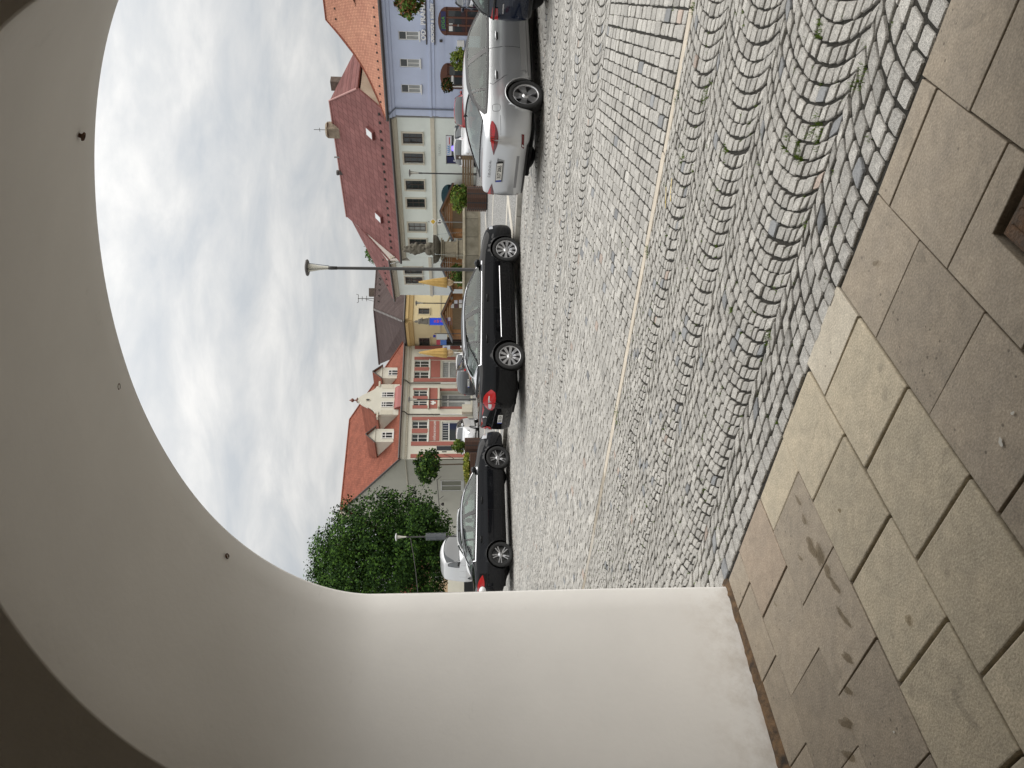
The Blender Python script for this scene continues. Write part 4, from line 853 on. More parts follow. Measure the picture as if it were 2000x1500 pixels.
for i in range(9):
    y = -0.4 + 5.9 * i / 8; xl = -0.5 + 3.24 * i / 8 + 0.25 * math.sin(math.pi * i / 8); rows.append([(xl + (11 - xl) * k / 14, y, bz(y)) for k in range(15)])
r.grid(rows); r.grid([[(x, y, z - 0.12) for x, y, z in row] for row in rows]); r.poly([rows[0][0], rows[0][-1], tuple(Vector(rows[0][-1]) - Vector((0, 0, .12))), tuple(Vector(rows[0][0]) - Vector((0, 0, .12)))])
obj('roof', r, T_SAL, blu)
r = MB(); r.poly([(rows[8][0]), (11, 5.5, 9.31), (11, 11.4, 5.52), (-0.5, 11.4, 5.52)]); r.poly([rows[0][0], rows[4][0], rows[8][0], (-0.5, 11.4, 5.52)]); obj('rear_roof', r, T_SAL, blu)
p = MB(); p.tube([row[0] for row in rows] + [(11, 5.5, 9.33)], 0.07, 6); obj('hip_tiles', p, T_RED, blu)
for k in range(16):
    x = 0.3 + k * 0.5; p = MB(); p.box((x, 0.25, bz(0.25) + 0.04), (0.09, 0.08, 0.09)); obj('snow_guard', p, GUTTER, blu)
for k in range(8):
    x = 3.2 + k * 0.62; p = MB(); p.box((x, 4.6, bz(4.6) + 0.04), (0.1, 0.08, 0.09)); obj('snow_guard', p, GUTTER, blu)
eb = MB(); ex, ey = 6.3, 2.6; rows = []          # eyebrow dormer
for i in range(6):
    u = i / 5; rows.append([(ex + v * 1.5, ey + u * 1.9, bz(ey + u * 1.9) + 0.5 * (1 - u) * max(0, math.cos(v * math.pi / 2)) ** 1.5 + 0.01) for v in np.linspace(-1, 1, 15)])
eb.smooth = True; eb.grid(rows); o = obj('eyebrow_dormer', eb, T_SAL, blu)
p = MB(); p.add([(ex + v * 1.25, ey + 0.04, bz(ey) + 0.02) for v in np.linspace(-1, 1, 15)] + [(ex + v * 1.25, ey + 0.04, bz(ey) + 0.42 * max(0, math.cos(v * math.pi / 2)) ** 1.5 + 0.02) for v in np.linspace(-1, 1, 15)], [(i, i + 1, 16 + i, 15 + i) for i in range(14)]); obj('dormer_opening', p, mat('dark_void', (0.02, 0.015, 0.012), 0.9), o)

# --- yellow house with brown roof
YEL = mat('yellow_plaster', (0.68, 0.565, 0.34), 0.9, var=0.05, vs=0.7, bump=0.08, bs=20); YTR = mat('yellow_trim', (0.62, 0.44, 0.20), 0.85)
yel = thing('yellow_house', 'yellow house with bent front and dark brown metal roof', 'house', (5.45, 66.5, 0.1), 0)
def yface(p0, p1, holes, gm):
    dx, dy = p1[0] - p0[0], p1[1] - p0[1]; L_ = math.hypot(dx, dy); e_ = bpy.data.objects.new('front', None)
    a = math.atan2(dy, dx); w = facade(yel, 0, L_, -0.3, 5.7, holes, YEL); w.location = (p0[0] - 5.45, p0[1] - 66.5, 0); w.rotation_euler = (0, 0, a)
    for h, m_ in holes_m(holes, gm):
        o = window(w, h, DKBROWN, m_, (2, 1), 0.66, 0.06, 0.05, mat('yellow_surround', (0.62, 0.53, 0.36), 0.85), 0.1)
    p = MB(); p.prism([(0.0, 4.95), (-0.1, 5.0), (-0.2, 5.3), (-0.3, 5.36), (-0.32, 5.6), (0.0, 5.6)], -0.05, L_ + 0.05, 'x'); obj('cornice', p, YTR, w)
    p = MB(); p.b2(0, L_, -0.04, 0.01, 2.55, 2.68); obj('string_course', p, mat('yellow_band', (0.55, 0.47, 0.32), 0.85), w)
    bpy.data.objects.remove(e_); return w
def holes_m(hs, g): return [(h, g) for h in hs]
yface((5.45, 66.5), (8.9, 69.3), [(0.78, 1.48, 3.55, 4.5)], GLASS_D)
yface((3.1, 70.95), (5.45, 66.5), [(0.75, 2.2, 3.6, 4.55), (0.6, 2.4, 0.3, 2.2)], GLASS_D)
lx = lambda x, y, z: (x - 5.45, y - 66.5, z)
A0, B0, C0 = lx(2.9, 70.75, 5.72), lx(5.35, 66.05, 5.72), lx(9.1, 69.0, 5.72); D0, E0, F0 = lx(2.0, 78.5, 8.95), lx(6.9, 71.4, 8.75), lx(12, 74.5, 8.75)
roof_slab(yel, [A0, B0, E0, D0], T_BROWN); roof_slab(yel, [B0, C0, F0, E0], T_BROWN)
p = MB(); p.tube([D0, E0, F0], 0.1, 6); obj('ridge_cap', p, T_BROWN, yel)
p = MB(); 
for k in range(22): 
    t = (k + 0.5) / 22; q_ = Vector(B0).lerp(Vector(E0), t); p.box((q_.x, q_.y, q_.z + 0.06), (0.16, 0.12, 0.16), rx=0.5)
obj('hip_tiles', p, mat('hip_tile_grey', (0.26, 0.24, 0.23), 0.7), yel)
for a, b in ((D0, E0), (E0, F0)):
    for k in range(1, 9):
        q_ = Vector(a).lerp(Vector(b), k / 9); n0 = Vector((0.1, -0.75, -0.42)); p = MB(); p.box(tuple(q_ + n0), (0.14, 0.1, 0.12)); obj('snow_guard', p, GUTTER, yel)
p = MB(); q_ = Vector(E0).lerp(Vector(F0), 0.33); p.box((q_.x, q_.y + 0.4, 8.95), (0.75, 0.6, 0.8)); obj('chimney', p, mat('dark_brick', (0.13, 0.10, 0.08), 0.9), yel)
p = MB(); q_ = Vector(E0).lerp(Vector(F0), 0.2); x, y = q_.x, q_.y
p.tube([(x, y, 8.6), (x, y, 10.3)], 0.03, 5); p.tube([(x - .3, y, 8.6), (x - .05, y, 9.6)], 0.02, 5)
for z, w_ in ((10.25, .35), (9.9, .2), (9.5, .25)): p.tube([(x - w_, y, z), (x + w_, y, z)], 0.025, 5)
p.tube([(x - .35, y, 10.25), (x - .4, y, 10.4)], 0.02, 5); p.tube([(x + .35, y, 10.25), (x + .4, y, 10.45)], 0.02, 5); obj('aerial', p, GUTTER, yel)
p = MB(); p.tube([lx(2.9, 70.7, 5.7), lx(5.36, 65.95, 5.7), lx(9.0, 68.9, 5.7)], 0.08, 6); obj('gutter', p, GUTTER, yel)
# far row at the left end of the square and the hill behind the roofs
far = thing('far_house', 'distant ochre and white house glimpsed under the big tree', 'house', (-40, 100, 0.1), R(12))
facade(far, 0, 22, -0.3, 5.5, [(1.5 + 2.5 * k, 2.7 + 2.5 * k, 2.9, 4.4) for k in range(8)], mat('ochre_wall', (0.5, 0.36, 0.22), 0.9))
for k in range(8): window(far, (1.5 + 2.5 * k, 2.7 + 2.5 * k, 2.9, 4.4), WHITE, GLASS_D, (2, 1), 0.6, 0.08)
p = MB(); p.b2(0, 22, -0.05, 0, 0, 2.2); obj('ground_floor_band', p, CREAM, far)
roof_slab(far, [(-0.3, -0.4, 5.5), (22.3, -0.4, 5.5), (22.3, 5, 9), (-0.3, 5, 9)], T_RED)
hl = MB(); rows = []; hr = random.Random(4)
for i in range(14):
    yy = 500 + i * 40; rows.append([(x, yy, -1 + 60 * math.exp(-((x - 125) / 95) ** 2) * math.sin(math.pi * min(1, (i + 0.3) / 10)) + hr.uniform(-1.5, 1.5)) for x in np.linspace(-500, 700, 50)])
hl.smooth = True; hl.grid(rows); tag(obj('hill', hl, mat('far_forest', (0.085, 0.11, 0.10), 0.95, var=0.4, vs=0.05)), kind='structure')
# ------------------------------------------------------------------ parked cars
TYRE = mat('tyre_rubber', (0.018, 0.018, 0.018), 0.8, bump=0.2, bs=80); WELL = mat('wheel_well', (0.008, 0.008, 0.008), 0.95)
ALLOY = mat('alloy', (0.55, 0.55, 0.56), 0.28, metal=0.9); ALLOY_D = mat('alloy_dark', (0.035, 0.035, 0.037), 0.35, metal=0.6); DISC = mat('brake_disc', (0.12, 0.12, 0.12), 0.5, metal=0.8)
BLACKP = mat('black_plastic', (0.012, 0.012, 0.013), 0.45); GLOSSB = mat('gloss_black', (0.008, 0.008, 0.009), 0.08); CHROME = mat('chrome', (0.80, 0.80, 0.82), 0.12, metal=1.0)
REDL = mat('red_lamp', (0.42, 0.008, 0.012), 0.12, coat=0.6); REDD = mat('dark_red_lamp', (0.10, 0.004, 0.006), 0.12, coat=0.6); CLEARL = mat('clear_lamp', (0.62, 0.63, 0.65), 0.1, metal=0.5, coat=0.8)
INTER = mat('interior_fabric', (0.035, 0.035, 0.036), 0.9); INTER_L = mat('interior_light', (0.30, 0.28, 0.24), 0.9); PLATE = mat('plate_white', (0.72, 0.71, 0.67), 0.5); PLATE_B = mat('plate_blue', (0.02, 0.05, 0.35), 0.5); INK = mat('plate_ink', (0.02, 0.02, 0.02), 0.6)
CARGLASS = glass_mat('car_glass', (0.44, 0.52, 0.475), 0.0, 0.055)
GAP = mat('panel_gap', (0.006, 0.006, 0.007), 0.9)
def paint(name, c, metal=0.0, rough=0.32, spec=0.3, coat=1.0): return mat(name, c, rough, metal=metal, coat=coat, spec=spec)
SILVER = paint('silver_paint', (0.52, 0.53, 0.54), 0.75, 0.30); BLACKC = paint('black_paint', (0.004, 0.0042, 0.005), 0.0, 0.3, 0.0, 0.55); GREYBLK = paint('graphite_paint', (0.007, 0.0074, 0.009), 0.0, 0.3, 0.0, 0.65)
NAVY = paint('navy_paint', (0.006, 0.011, 0.026), 0.0, 0.25, 0.1); WHITEC = paint('white_car_paint', (0.72, 0.72, 0.72)); REDC = paint('red_car_paint', (0.30, 0.025, 0.025)); DGREY = paint('dark_grey_paint', (0.05, 0.05, 0.052), 0.3); LGREY = paint('light_grey_paint', (0.35, 0.36, 0.38), 0.5)

SIDE_U = [0, .08, .22, .45, .66, .72, .86, 1.0]; SIDE_F = [.905, .955, .985, 1.0, 1.0, .985, .97, .945]
class Shape:
    """one car body: side silhouette, plan width and glasshouse as smooth curves (x from the rear bumper, forwards)"""
    def __init__(s, L, W, axles, rw, top, bot, belt, plan, tumble=0.52, crown=0.055):
        s.L, s.W, s.axles, s.rw = L, W, axles, rw
        s.top = pchip(*zip(*top)); s.bot = pchip(*zip(*bot)); s.beltf = pchip(*zip(*belt)); s.plan = pchip(*zip(*plan)); s.f = pchip(SIDE_U, SIDE_F); s.tumble = tumble; s.crown = crown
    def belt(s, x): return min(s.beltf(x), s.top(x) - 0.025)
    def side(s, x, z):
        """half width of the body at (x, z)"""
        w = s.plan(x); zb, zt, z0 = s.belt(x), s.top(x), s.bot(x)
        if z <= zb: return w * s.f((z - z0) / max(1e-4, zb - z0))
        wb = w * SIDE_F[-1]; h = zt - zb; zr = zb + 0.80 * h; wr = max(0.1, wb - s.tumble * (zr - zb) - 0.02)
        if z <= zr:
            t = (z - zb) / (zr - zb); return wb + (wr - wb) * t + 0.028 * min(1, h / 0.4) * math.sin(math.pi * t)
        t = min(1.0, (z - zr) / (zt - zr)); return wr * math.sqrt(max(0.0, 1 - t ** 2.2))
    def section(s, x, nl=14, nw=9, nr=10):
        w = s.plan(x); zb, zt, z0 = s.belt(x), s.top(x), s.bot(x); P = [(0.0, z0), (w * 0.80, z0)]
        for i in range(nl):
            u = i / nl; P.append((w * s.f(u), z0 + (zb - z0) * u))
        wb = w * SIDE_F[-1]; h = zt - zb; zr = zb + 0.80 * h; wr = max(0.1, wb - s.tumble * (zr - zb) - 0.02)
        for i in range(nw):
            t = i / nw; P.append((wb + (wr - wb) * t + 0.028 * min(1, h / 0.4) * math.sin(math.pi * t), zb + (zr - zb) * t))
        for i in range(nr + 1):
            a = i / nr; y = wr * (1 - a); P.append((y, zr + (zt - zr) * (1 - (y / wr) ** 2.2)))
        return P
def strip_surface(sh, f, us, vs, side, off):
    rows = []
    for v in vs:
        row = []
        for u in us:
            x, z = f(u, v); y = sh.side(x, z)
            e = 0.012; dy_dz = (sh.side(x, z + e) - sh.side(x, z - e)) / (2 * e); dy_dx = (sh.side(min(sh.L, x + e), z) - sh.side(max(0, x - e), z)) / (2 * e)
            n = Vector((-dy_dx, 1, -dy_dz)).normalized(); row.append((x + n.x * off, side * (y + n.y * off), z + n.z * off))
        rows.append(row)
    return rows
def ribbon(sh, pts, wd, side, off, mb):
    """thin band of width wd following (x,z) points on the flank"""
    P = [Vector(p) for p in pts]; n = len(P); A, B = [], []
    for i in range(n):
        d = (P[min(i + 1, n - 1)] - P[max(i - 1, 0)]).normalized(); q = Vector((-d.y, d.x)) * wd / 2; A.append(P[i] + q); B.append(P[i] - q)
    def P3(p, o): 
        y = sh.side(p.x, p.y); return (p.x, side * (y + o), p.y)
    mb.grid([[P3(p, off) for p in A], [P3(p, off + 0.003) for p in P], [P3(p, off) for p in B]]); mb.grid([[P3(p, off) for p in A], [P3(p, -0.006) for p in A]]); mb.grid([[P3(p, off) for p in B], [P3(p, -0.006) for p in B]])
WHEELS = {}
def wheel_meshes(style, r, wd):
    key = (style, round(r, 3))
    if key in WHEELS: return WHEELS[key]
    t = MB(); t.smooth = True; ri = r * 0.70; h = wd / 2
    t.lathe([(ri, -h * .8), (ri + .02, -h), (r * .93, -h), (r * .985, -h * .86), (r, -h * .5), (r, h * .5), (r * .985, h * .86), (r * .93, h), (ri + .02, h), (ri, h * .8)], 36, axis='y', cap=False)
    rim = MB(); rim.smooth = True
    rim.lathe([(ri * .93, -h * .7), (ri * .93, h * .45), (ri * .96, h * .75), (ri + .008, h * .93), (ri + .012, h * .8)], 36, axis='y', cap=False)
    sp_ = MB(); yo = h * 0.72
    def spoke(a, w0, w1, r0=.055, dish=.02, th=.03):
        ca, sa = math.cos(a), math.sin(a); P = []
        for rr_, ww, yy in ((r0, w0, yo - dish), (ri * .55, (w0 + w1) / 2, yo - dish * .3), (ri * .97, w1, yo)):
            for s_ in (-1, 1): P.append((rr_ * ca - s_ * ww * sa, yy, rr_ * sa + s_ * ww * ca))
            for s_ in (1, -1): P.append((rr_ * ca - s_ * ww * sa * 1.2, yy - th, rr_ * sa + s_ * ww * ca * 1.2))
        F = []
        for k in range(2):
            for j in range(4): F.append((k * 4 + j, k * 4 + (j + 1) % 4, (k + 1) * 4 + (j + 1) % 4, (k + 1) * 4 + j))
        sp_.add(P, F)
    if style == 'five': 
        for k in range(5): spoke(k * 1.2566 + .3, .035, .062)
    elif style == 'ten':
        for k in range(10): spoke(k * .6283 + .1, .017, .036)
    elif style == 'twin':
        for k in range(5):
            for d in (-.17, .17): spoke(k * 1.2566 + d + .1, .013, .013)
    else:
        for k in range(7): spoke(k * .8976, .03, .035)
    sp_.lathe([(.001, yo + .008), (.035, yo + .008), (.045, yo), (.07, yo - .02), (.075, yo - .04)], 18, axis='y', cap=False)
    dk = MB(); dk.lathe([(.001, .0), (ri * .62, .0), (ri * .62, -.02)], 28, axis='y', cap=False); dk.lathe([(ri * .62, -.03), (ri * .95, -.03)], 28, axis='y', cap=False)
    face = ALLOY
    back = ALLOY_D if style == 'twin' else ALLOY
    res = (t.mesh('tyre', [TYRE]), rim.mesh('rim', [back]), sp_.mesh('spokes', [face]), dk.mesh('brake_disc', [DISC, WELL]))
    WHEELS[key] = res; return res
def add_wheel(parent, x, y, r, wd, side, style):
    t, rim, s, d = wheel_meshes(style, r, wd)
    w = obj('wheel', t, TYRE, parent, (x, y, r)); w.name = 'wheel'
    if side < 0: w.rotation_euler = (0, 0, math.pi)
    for nm, me in (('rim', rim), ('spokes', s), ('brake_disc', d)): obj(nm, me, [], w)
    return w
def make_car(label, sh, loc, heading, body_m, dlo, pillars, wins, style='five', detail=True, tail=None, head=None, plate=None, trim='black', lower=None, group='cars parked on the square', xoff=0, name='parked_car', mirror_m=None, seats=True, rear_txt=None, front_plate=None, cat='car', handles=True, roofrail=False, rear=None):
    """dlo=(lower curve, upper curve) of the side glass; pillars=list of panes (xl bottom, xr bottom, xl top, xr top); wins=(rear glass x range, windscreen x range)"""
    car = thing(name, label, cat, loc, heading, group)
    L, nx = sh.L, (120 if detail else 56)
    xs = sorted({0.0, *[L * (0.5 - 0.5 * math.cos(math.pi * i / nx)) for i in range(nx + 1)], *np.linspace(0, L, nx), *wins[0], *wins[1]})
    xs = [x for i, x in enumerate(xs) if i == 0 or x - xs[i - 1] > 0.004 or x in (*wins[0], *wins[1])]
    if xs[0] < 0.001: xs[0] = 0.002
    xs[-1] = L - 0.002
    nl, nw, nr = (14, 9, 10) if detail else (9, 5, 6)
    secs = [sh.section(x, nl, nw, nr) for x in xs]; n = len(secs[0]); lo, hi = dlo
    def in_dlo(x, z):
        return any(min(p[0], p[2]) - .02 < x < max(p[1], p[3]) + .02 for p in [(pillars[0][0], pillars[-1][1], pillars[0][2], pillars[-1][3])]) and lo(x) + .008 < z < hi(x) - .008
    Ra = sh.rw * 1.13
    body, gl_r, gl_f = MB(), MB(), MB(); jr = 2 + nl + nw
    for m_ in (body, gl_r, gl_f): m_.smooth = True
    V = []; idx = {}
    def vert(i, j, s):
        k = (i, j, s if secs[i][j][0] > 1e-6 else 1)
        if k not in idx:
            y, z = secs[i][j]; x = xs[i]
            if 1 <= j <= 2 + nl:
                for ax in sh.axles:
                    dx, dz = x - ax, z - sh.rw; d = math.hypot(dx, dz)
                    if dz > -0.2 and abs(d - Ra) < 0.034 and d > 1e-4: x, z = ax + dx / d * Ra, sh.rw + dz / d * Ra
            idx[k] = len(V); V.append((x, s * y, z))
        return idx[k]
    fb, fr, ff = [], [], []; sm = []
    for i in range(len(xs) - 1):
        xm = (xs[i] + xs[i + 1]) / 2
        for j in range(n - 1):
            zm = (secs[i][j][1] + secs[i][j + 1][1] + secs[i + 1][j][1] + secs[i + 1][j + 1][1]) / 4
            if j <= 1 + nl and j >= 0 and any(math.hypot(xm - a, zm - sh.rw) < Ra and (j >= 1) for a in sh.axles): continue
            if seats and 2 + nl <= j < jr and in_dlo(xm, zm): continue
            for s in (1, -1):
                q = [vert(i, j, s), vert(i + 1, j, s), vert(i + 1, j + 1, s), vert(i, j + 1, s)]
                if s < 0: q.reverse()
                q2 = [v for a, v in enumerate(q) if v != q[a - 1]]
                if len(q2) < 3: continue
                tgt = fb
                if j >= jr and wins[0][0] <= xm <= wins[0][1]: tgt = fr
                elif j >= jr and wins[1][0] <= xm <= wins[1][1]: tgt = ff
                tgt.append(tuple(q2))
    for e_, i in ((0, 0), (1, len(xs) - 1)):
        ring = [vert(i, j, 1) for j in range(n)] + [vert(i, j, -1) for j in range(n - 2, 0, -1)]
        fb.append(tuple(ring if e_ == 0 else reversed(ring)))
    bm_mats = [body_m, BLACKP]
    me = bpy.data.meshes.new('body'); me.from_pydata(V, [], fb); me.materials.append(body_m); me.materials.append(BLACKP)
    zl = lower if lower else 0
    mi = []
    for p in me.polygons:
        c = p.center; mi.append(1 if (c.z < zl or (c.z < sh.bot(c.x) + 0.012 and abs(p.normal.z) > .7)) else 0)
    me.polygons.foreach_set('material_index', mi); me.polygons.foreach_set('use_smooth', [True] * len(me.polygons)); me.update()
    b = bmesh.new(); b.from_mesh(me); bmesh.ops.delete(b, geom=[v for v in b.verts if not v.link_faces], context='VERTS'); bmesh.ops.recalc_face_normals(b, faces=b.faces); b.to_mesh(me); b.free()
    bo = bpy.data.objects.new('body', me); col.objects.link(bo); bo.parent = car
    glass = CARGLASS if seats else GLASS_D
    for nm, fs in (('rear_window', fr), ('windscreen', ff)):
        me = bpy.data.meshes.new(nm); used = sorted({v for f in fs for v in f}); mp_ = {v: k for k, v in enumerate(used)}
        me.from_pydata([V[v] for v in used], [], [tuple(mp_[v] for v in f) for f in fs]); me.materials.append(glass); me.polygons.foreach_set('use_smooth', [True] * len(me.polygons)); me.update()
        o = bpy.data.objects.new(nm, me); col.objects.link(o); o.parent = car
        x0, x1 = wins[0] if nm == 'rear_window' else wins[1]
        if detail:   # dark seal round the glass
            se = MB(); zz = lambda x, y: next((z for (yy, z) in [(0, 0)]), 0)
            for x in (x0, x1):
                S = sh.section(x, nl, nw, nr)[jr:]; pts = [(x, y, z + .004) for y, z in S] + [(x, -y, z + .004) for y, z in reversed(S[:-1])]; se.tube(pts, .014, 5)
            for s in (1, -1):
                se.tube([(x, s * sh.section(x, nl, nw, nr)[jr][0], sh.section(x, nl, nw, nr)[jr][1] + .004) for x in np.linspace(x0, x1, 10)], .013, 5)
            obj('seal', se, BLACKP, o)
    TR = {'black': BLACKP, 'chrome': CHROME, 'body': body_m}[trim]
    for s in (1, -1):
        for (a0, a1, b0, b1) in pillars:
            f = lambda u, v: ((lambda xx: (xx, lo(xx) + v * (hi(xx) - lo(xx))))((a0 + (b0 - a0) * v) + u * ((a1 + (b1 - a1) * v) - (a0 + (b0 - a0) * v))))
            m = MB(); m.smooth = True; m.grid(strip_surface(sh, f, np.linspace(0, 1, 14 if detail else 6), np.linspace(0.0, 1, 6), s, 0.002)); obj('side_window', m, glass, car)
        for k in range(len(pillars) - 1):
            p, q = pillars[k], pillars[k + 1]; a0, a1, b0, b1 = p[1] - .01, q[0] + .01, p[3] - .01, q[2] + .01
            f = lambda u, v: ((lambda xx: (xx, lo(xx) + v * (hi(xx) - lo(xx))))((a0 + (b0 - a0) * v) + u * ((a1 + (b1 - a1) * v) - (a0 + (b0 - a0) * v))))
            m = MB(); m.smooth = True; m.grid(strip_surface(sh, f, np.linspace(0, 1, 4), np.linspace(0, 1, 6), s, 0.006)); obj('pillar', m, GLOSSB, car)
        xa, xb = pillars[0][0], pillars[-1][1]
        N_ = 40 if detail else 18
        upx = np.linspace(pillars[0][0] + .004, pillars[-1][1] - .004, N_)
        m = MB(); ribbon(sh, [(x, hi(x)) for x in upx], .045 if detail else .05, s, .006, m); ribbon(sh, [(x, lo(x)) for x in upx], .045 if detail else .05, s, .006, m)
        for xe in (upx[0], upx[-1]):
            if hi(xe) - lo(xe) > .02: ribbon(sh, [(xe, z) for z in np.linspace(lo(xe), hi(xe), 6)], .04, s, .0065, m)
        obj('window_seal', m, BLACKP, car)
        if trim != 'black':
            m = MB(); ribbon(sh, [(x, hi(x) + .022) for x in upx], .020, s, .010, m); ribbon(sh, [(x, lo(x) - .022) for x in upx], .022, s, .010, m)
            if hi(upx[0]) - lo(upx[0]) > .02: ribbon(sh, [(upx[0] - .012, z) for z in np.linspace(lo(upx[0]) - .03, hi(upx[0]) + .03, 6)], .02, s, .0105, m)
            obj('window_trim', m, TR, car)
        # panel gaps, handles, mirror, arches
        if detail:
            m = MB()
            bx0, fx0 = pillars[0], pillars[-1]
            xbp = (pillars[-2][1] + pillars[-1][0]) / 2 if len(pillars) > 1 else L / 2
            zsill = sh.bot(xbp) + .10
            ribbon(sh, [(xbp + .02 * math.sin(t * 3), lo(xbp) - .03 + (zsill - lo(xbp) + .03) * t) for t in np.linspace(0, 1, 10)], .008, s, .0012, m)
            xr = sh.axles[0]; pts = [(xr + .25, lo(xr + .25) - .04)] + [(xr + .16 + .30 * t, lo(xr) - .06 - (lo(xr) - .06 - .62) * t) for t in np.linspace(.15, .8, 6)] + [(xr + Ra + .13, zsill)]
            ribbon(sh, pts, .008, s, .0012, m)
            xf = sh.axles[1] - Ra - .06; ribbon(sh, [(xf + .10 * math.sin(t * 2.2), sh.belt(xf) - .03 + (zsill - sh.belt(xf) + .03) * t) for t in np.linspace(0, 1, 10)], .008, s, .0012, m)
            ribbon(sh, [(x, zsill) for x in np.linspace(xr + Ra + .13, xf, 12)], .008, s, .0012, m)
            ribbon(sh, [(x, .80 + .02 * x / L) for x in np.linspace(.06, .55, 6)], .006, s, .0012, m)
            obj('panel_gap', m, GAP, car)
            if handles:
                for xh in ((xr + .42, xbp + .30) if len(pillars) > 1 else (xbp,)):
                    zh = lo(xh) - .155; m = MB(); m.smooth = True; y = sh.side(xh, zh)
                    m.tube([(xh - .10, s * (y - .005), zh), (xh - .075, s * (y + .03), zh + .006), (xh, s * (y + .042), zh + .008), (xh + .085, s * (y + .03), zh + .004), (xh + .11, s * (y - .005), zh)], [.012, .015, .017, .015, .012], 7); obj('door_handle', m, body_m if trim != 'chromeh' else CHROME, car)
                    m = MB(); f = lambda u, v: (xh - .09 + .18 * u, zh - .035 + .06 * v); m.grid(strip_surface(sh, f, np.linspace(0, 1, 4), (0, 1), s, .0015)); obj('handle_recess', m, GAP, car)
        xm_ = pillars[-1][1] - .12; zm_ = lo(xm_) + .05; y = sh.side(xm_, zm_); m = MB(); m.smooth = True
        for k in range(7):
            pass
        m.lathe([(.01, -.085), (.06, -.07), (.085, -.02), (.088, .03), (.07, .06), (.01, .065)], 12, axis='x'); o = obj('mirror', m, mirror_m or body_m, car, (xm_, s * (y + .115), zm_ + .035)); o.scale = (1.0, 1.2, .82)
        m = MB(); m.tube([(xm_ + .02, s * (y - .02), zm_ - .02), (xm_, s * (y + .06), zm_ + .01)], .02, 6); obj('mirror_arm', m, BLACKP, car)
        for ax in sh.axles:
            m = MB(); m.smooth = True; arc = [(ax + Ra * math.cos(t), sh.rw + Ra * math.sin(t)) for t in np.linspace(-.28, math.pi + .28, 30)]
            arc = [(x, z) for x, z in arc if z > sh.bot(ax) - .02]
            rows = [[(x, s * (sh.side(x, z) + o_), z) for x, z in [(ax + (px - ax) * k, sh.rw + (pz - sh.rw) * k) for px, pz in arc]] for k, o_ in ((1.045, .0015), (1.03, .006), (1.0, .007), (.99, -.006), (.985, -.06))]
            m.grid(rows); obj('arch_lip', m, body_m if not lower else (BLACKP if lower > .45 else body_m), car)
            m = MB(); m.smooth = True; m.grid([[(ax + Ra * 1.0 * math.cos(t), s * yy, sh.rw + Ra * 1.0 * math.sin(t)) for t in np.linspace(-.35, math.pi + .35, 20)] for yy in (sh.W / 2 - .05, sh.W / 2 - .42)]); m.add([(ax + Ra * math.cos(t), s * (sh.W / 2 - .42), sh.rw + Ra * math.sin(t)) for t in np.linspace(-.35, math.pi + .35, 20)], [tuple(range(20))]); obj('wheel_well', m, WELL, car)
            add_wheel(car, ax, s * (sh.W / 2 - .125), sh.rw, .21, s, style)
    if detail:   # black floor pan and exhaust, added to block light under the body
        ub = MB(); ub.b2(.45, L - .5, -sh.W * .36, sh.W * .36, .165, .26); ub.b2(sh.axles[0] + .42, sh.axles[1] - .42, -sh.W * .44, sh.W * .44, .18, .27); ub.tube([(.25, -.35, .24), (1.6, -.3, .2), (2.6, -.1, .18)], .05, 6); obj('underbody_blocker', ub, WELL, car)
    # lamps
    for spec, mdef in ((tail, REDL), (head, CLEARL)):
        if not spec: continue
        for s in (1, -1):
            par = None
            for (x0, x1, zf0, zf1, m_) in spec:
                f = lambda u, v: (x0 + (x1 - x0) * u, zf0(u) + (zf1(u) - zf0(u)) * v)
                m = MB(); m.smooth = True; m.grid(strip_surface(sh, f, np.linspace(0, 1, 14), np.linspace(0, 1, 5), s, .010)); 
                o = obj(('tail_lamp' if spec is tail else 'headlamp') if par is None else 'lamp_lens', m, m_, par or car)
                par = par or o
    if rear:
        def rx(y, z):
            def top(x):
                w = sh.plan(x); zb, zt = sh.belt(x), sh.top(x); wb = w * SIDE_F[-1]; zr = zb + .8 * (zt - zb); wr = max(.1, wb - sh.tumble * (zr - zb) - .02)
                return zr + (zt - zr) * (1 - min(1, (y / wr)) ** 2.2) if y < wr else (z + 1 if sh.side(x, z) >= y else -1)
            a, b_ = 0.0, .45
            for _ in range(26):
                c_ = (a + b_) / 2
                if top(c_) >= z: b_ = c_
                else: a = c_
            return b_
        for s in (1, -1):
            par = None
            for (y0, y1, zf0, zf1, m_) in rear:
                m = MB(); m.smooth = True; o_ = .014 if par is None else .018
                m.grid([[(rx(y0 + (y1 - y0) * u, zf0(u) + (zf1(u) - zf0(u)) * v) - o_, s * (y0 + (y1 - y0) * u), zf0(u) + (zf1(u) - zf0(u)) * v) for u in np.linspace(0, 1, 10)] for v in np.linspace(0, 1, 6)])
                o = obj('boot_lamp' if par is None else 'lamp_lens', m, m_, par or car); par = par or o
    if plate:
        x, z, tilt, txt = plate; m = MB(); m.box((0, 0, 0), (.02, .54, .125)); fr = obj('plate_frame', m, BLACKP, car, (x, 0, z)); fr.rotation_euler = (0, tilt, 0)
        m = MB(); m.box((-.012, 0, .003), (.006, .52, .105)); pl = obj('number_plate', m, PLATE, fr)
        m = MB(); m.box((-.0145, .235, .003), (.003, .05, .103)); obj('plate_band', m, PLATE_B, fr)
        lettering(txt, .098, INK, fr, (-.0165, -.02, .0), (R(90), 0, R(-90)), .001, .0015, 1.0, .95, 'plate_text')
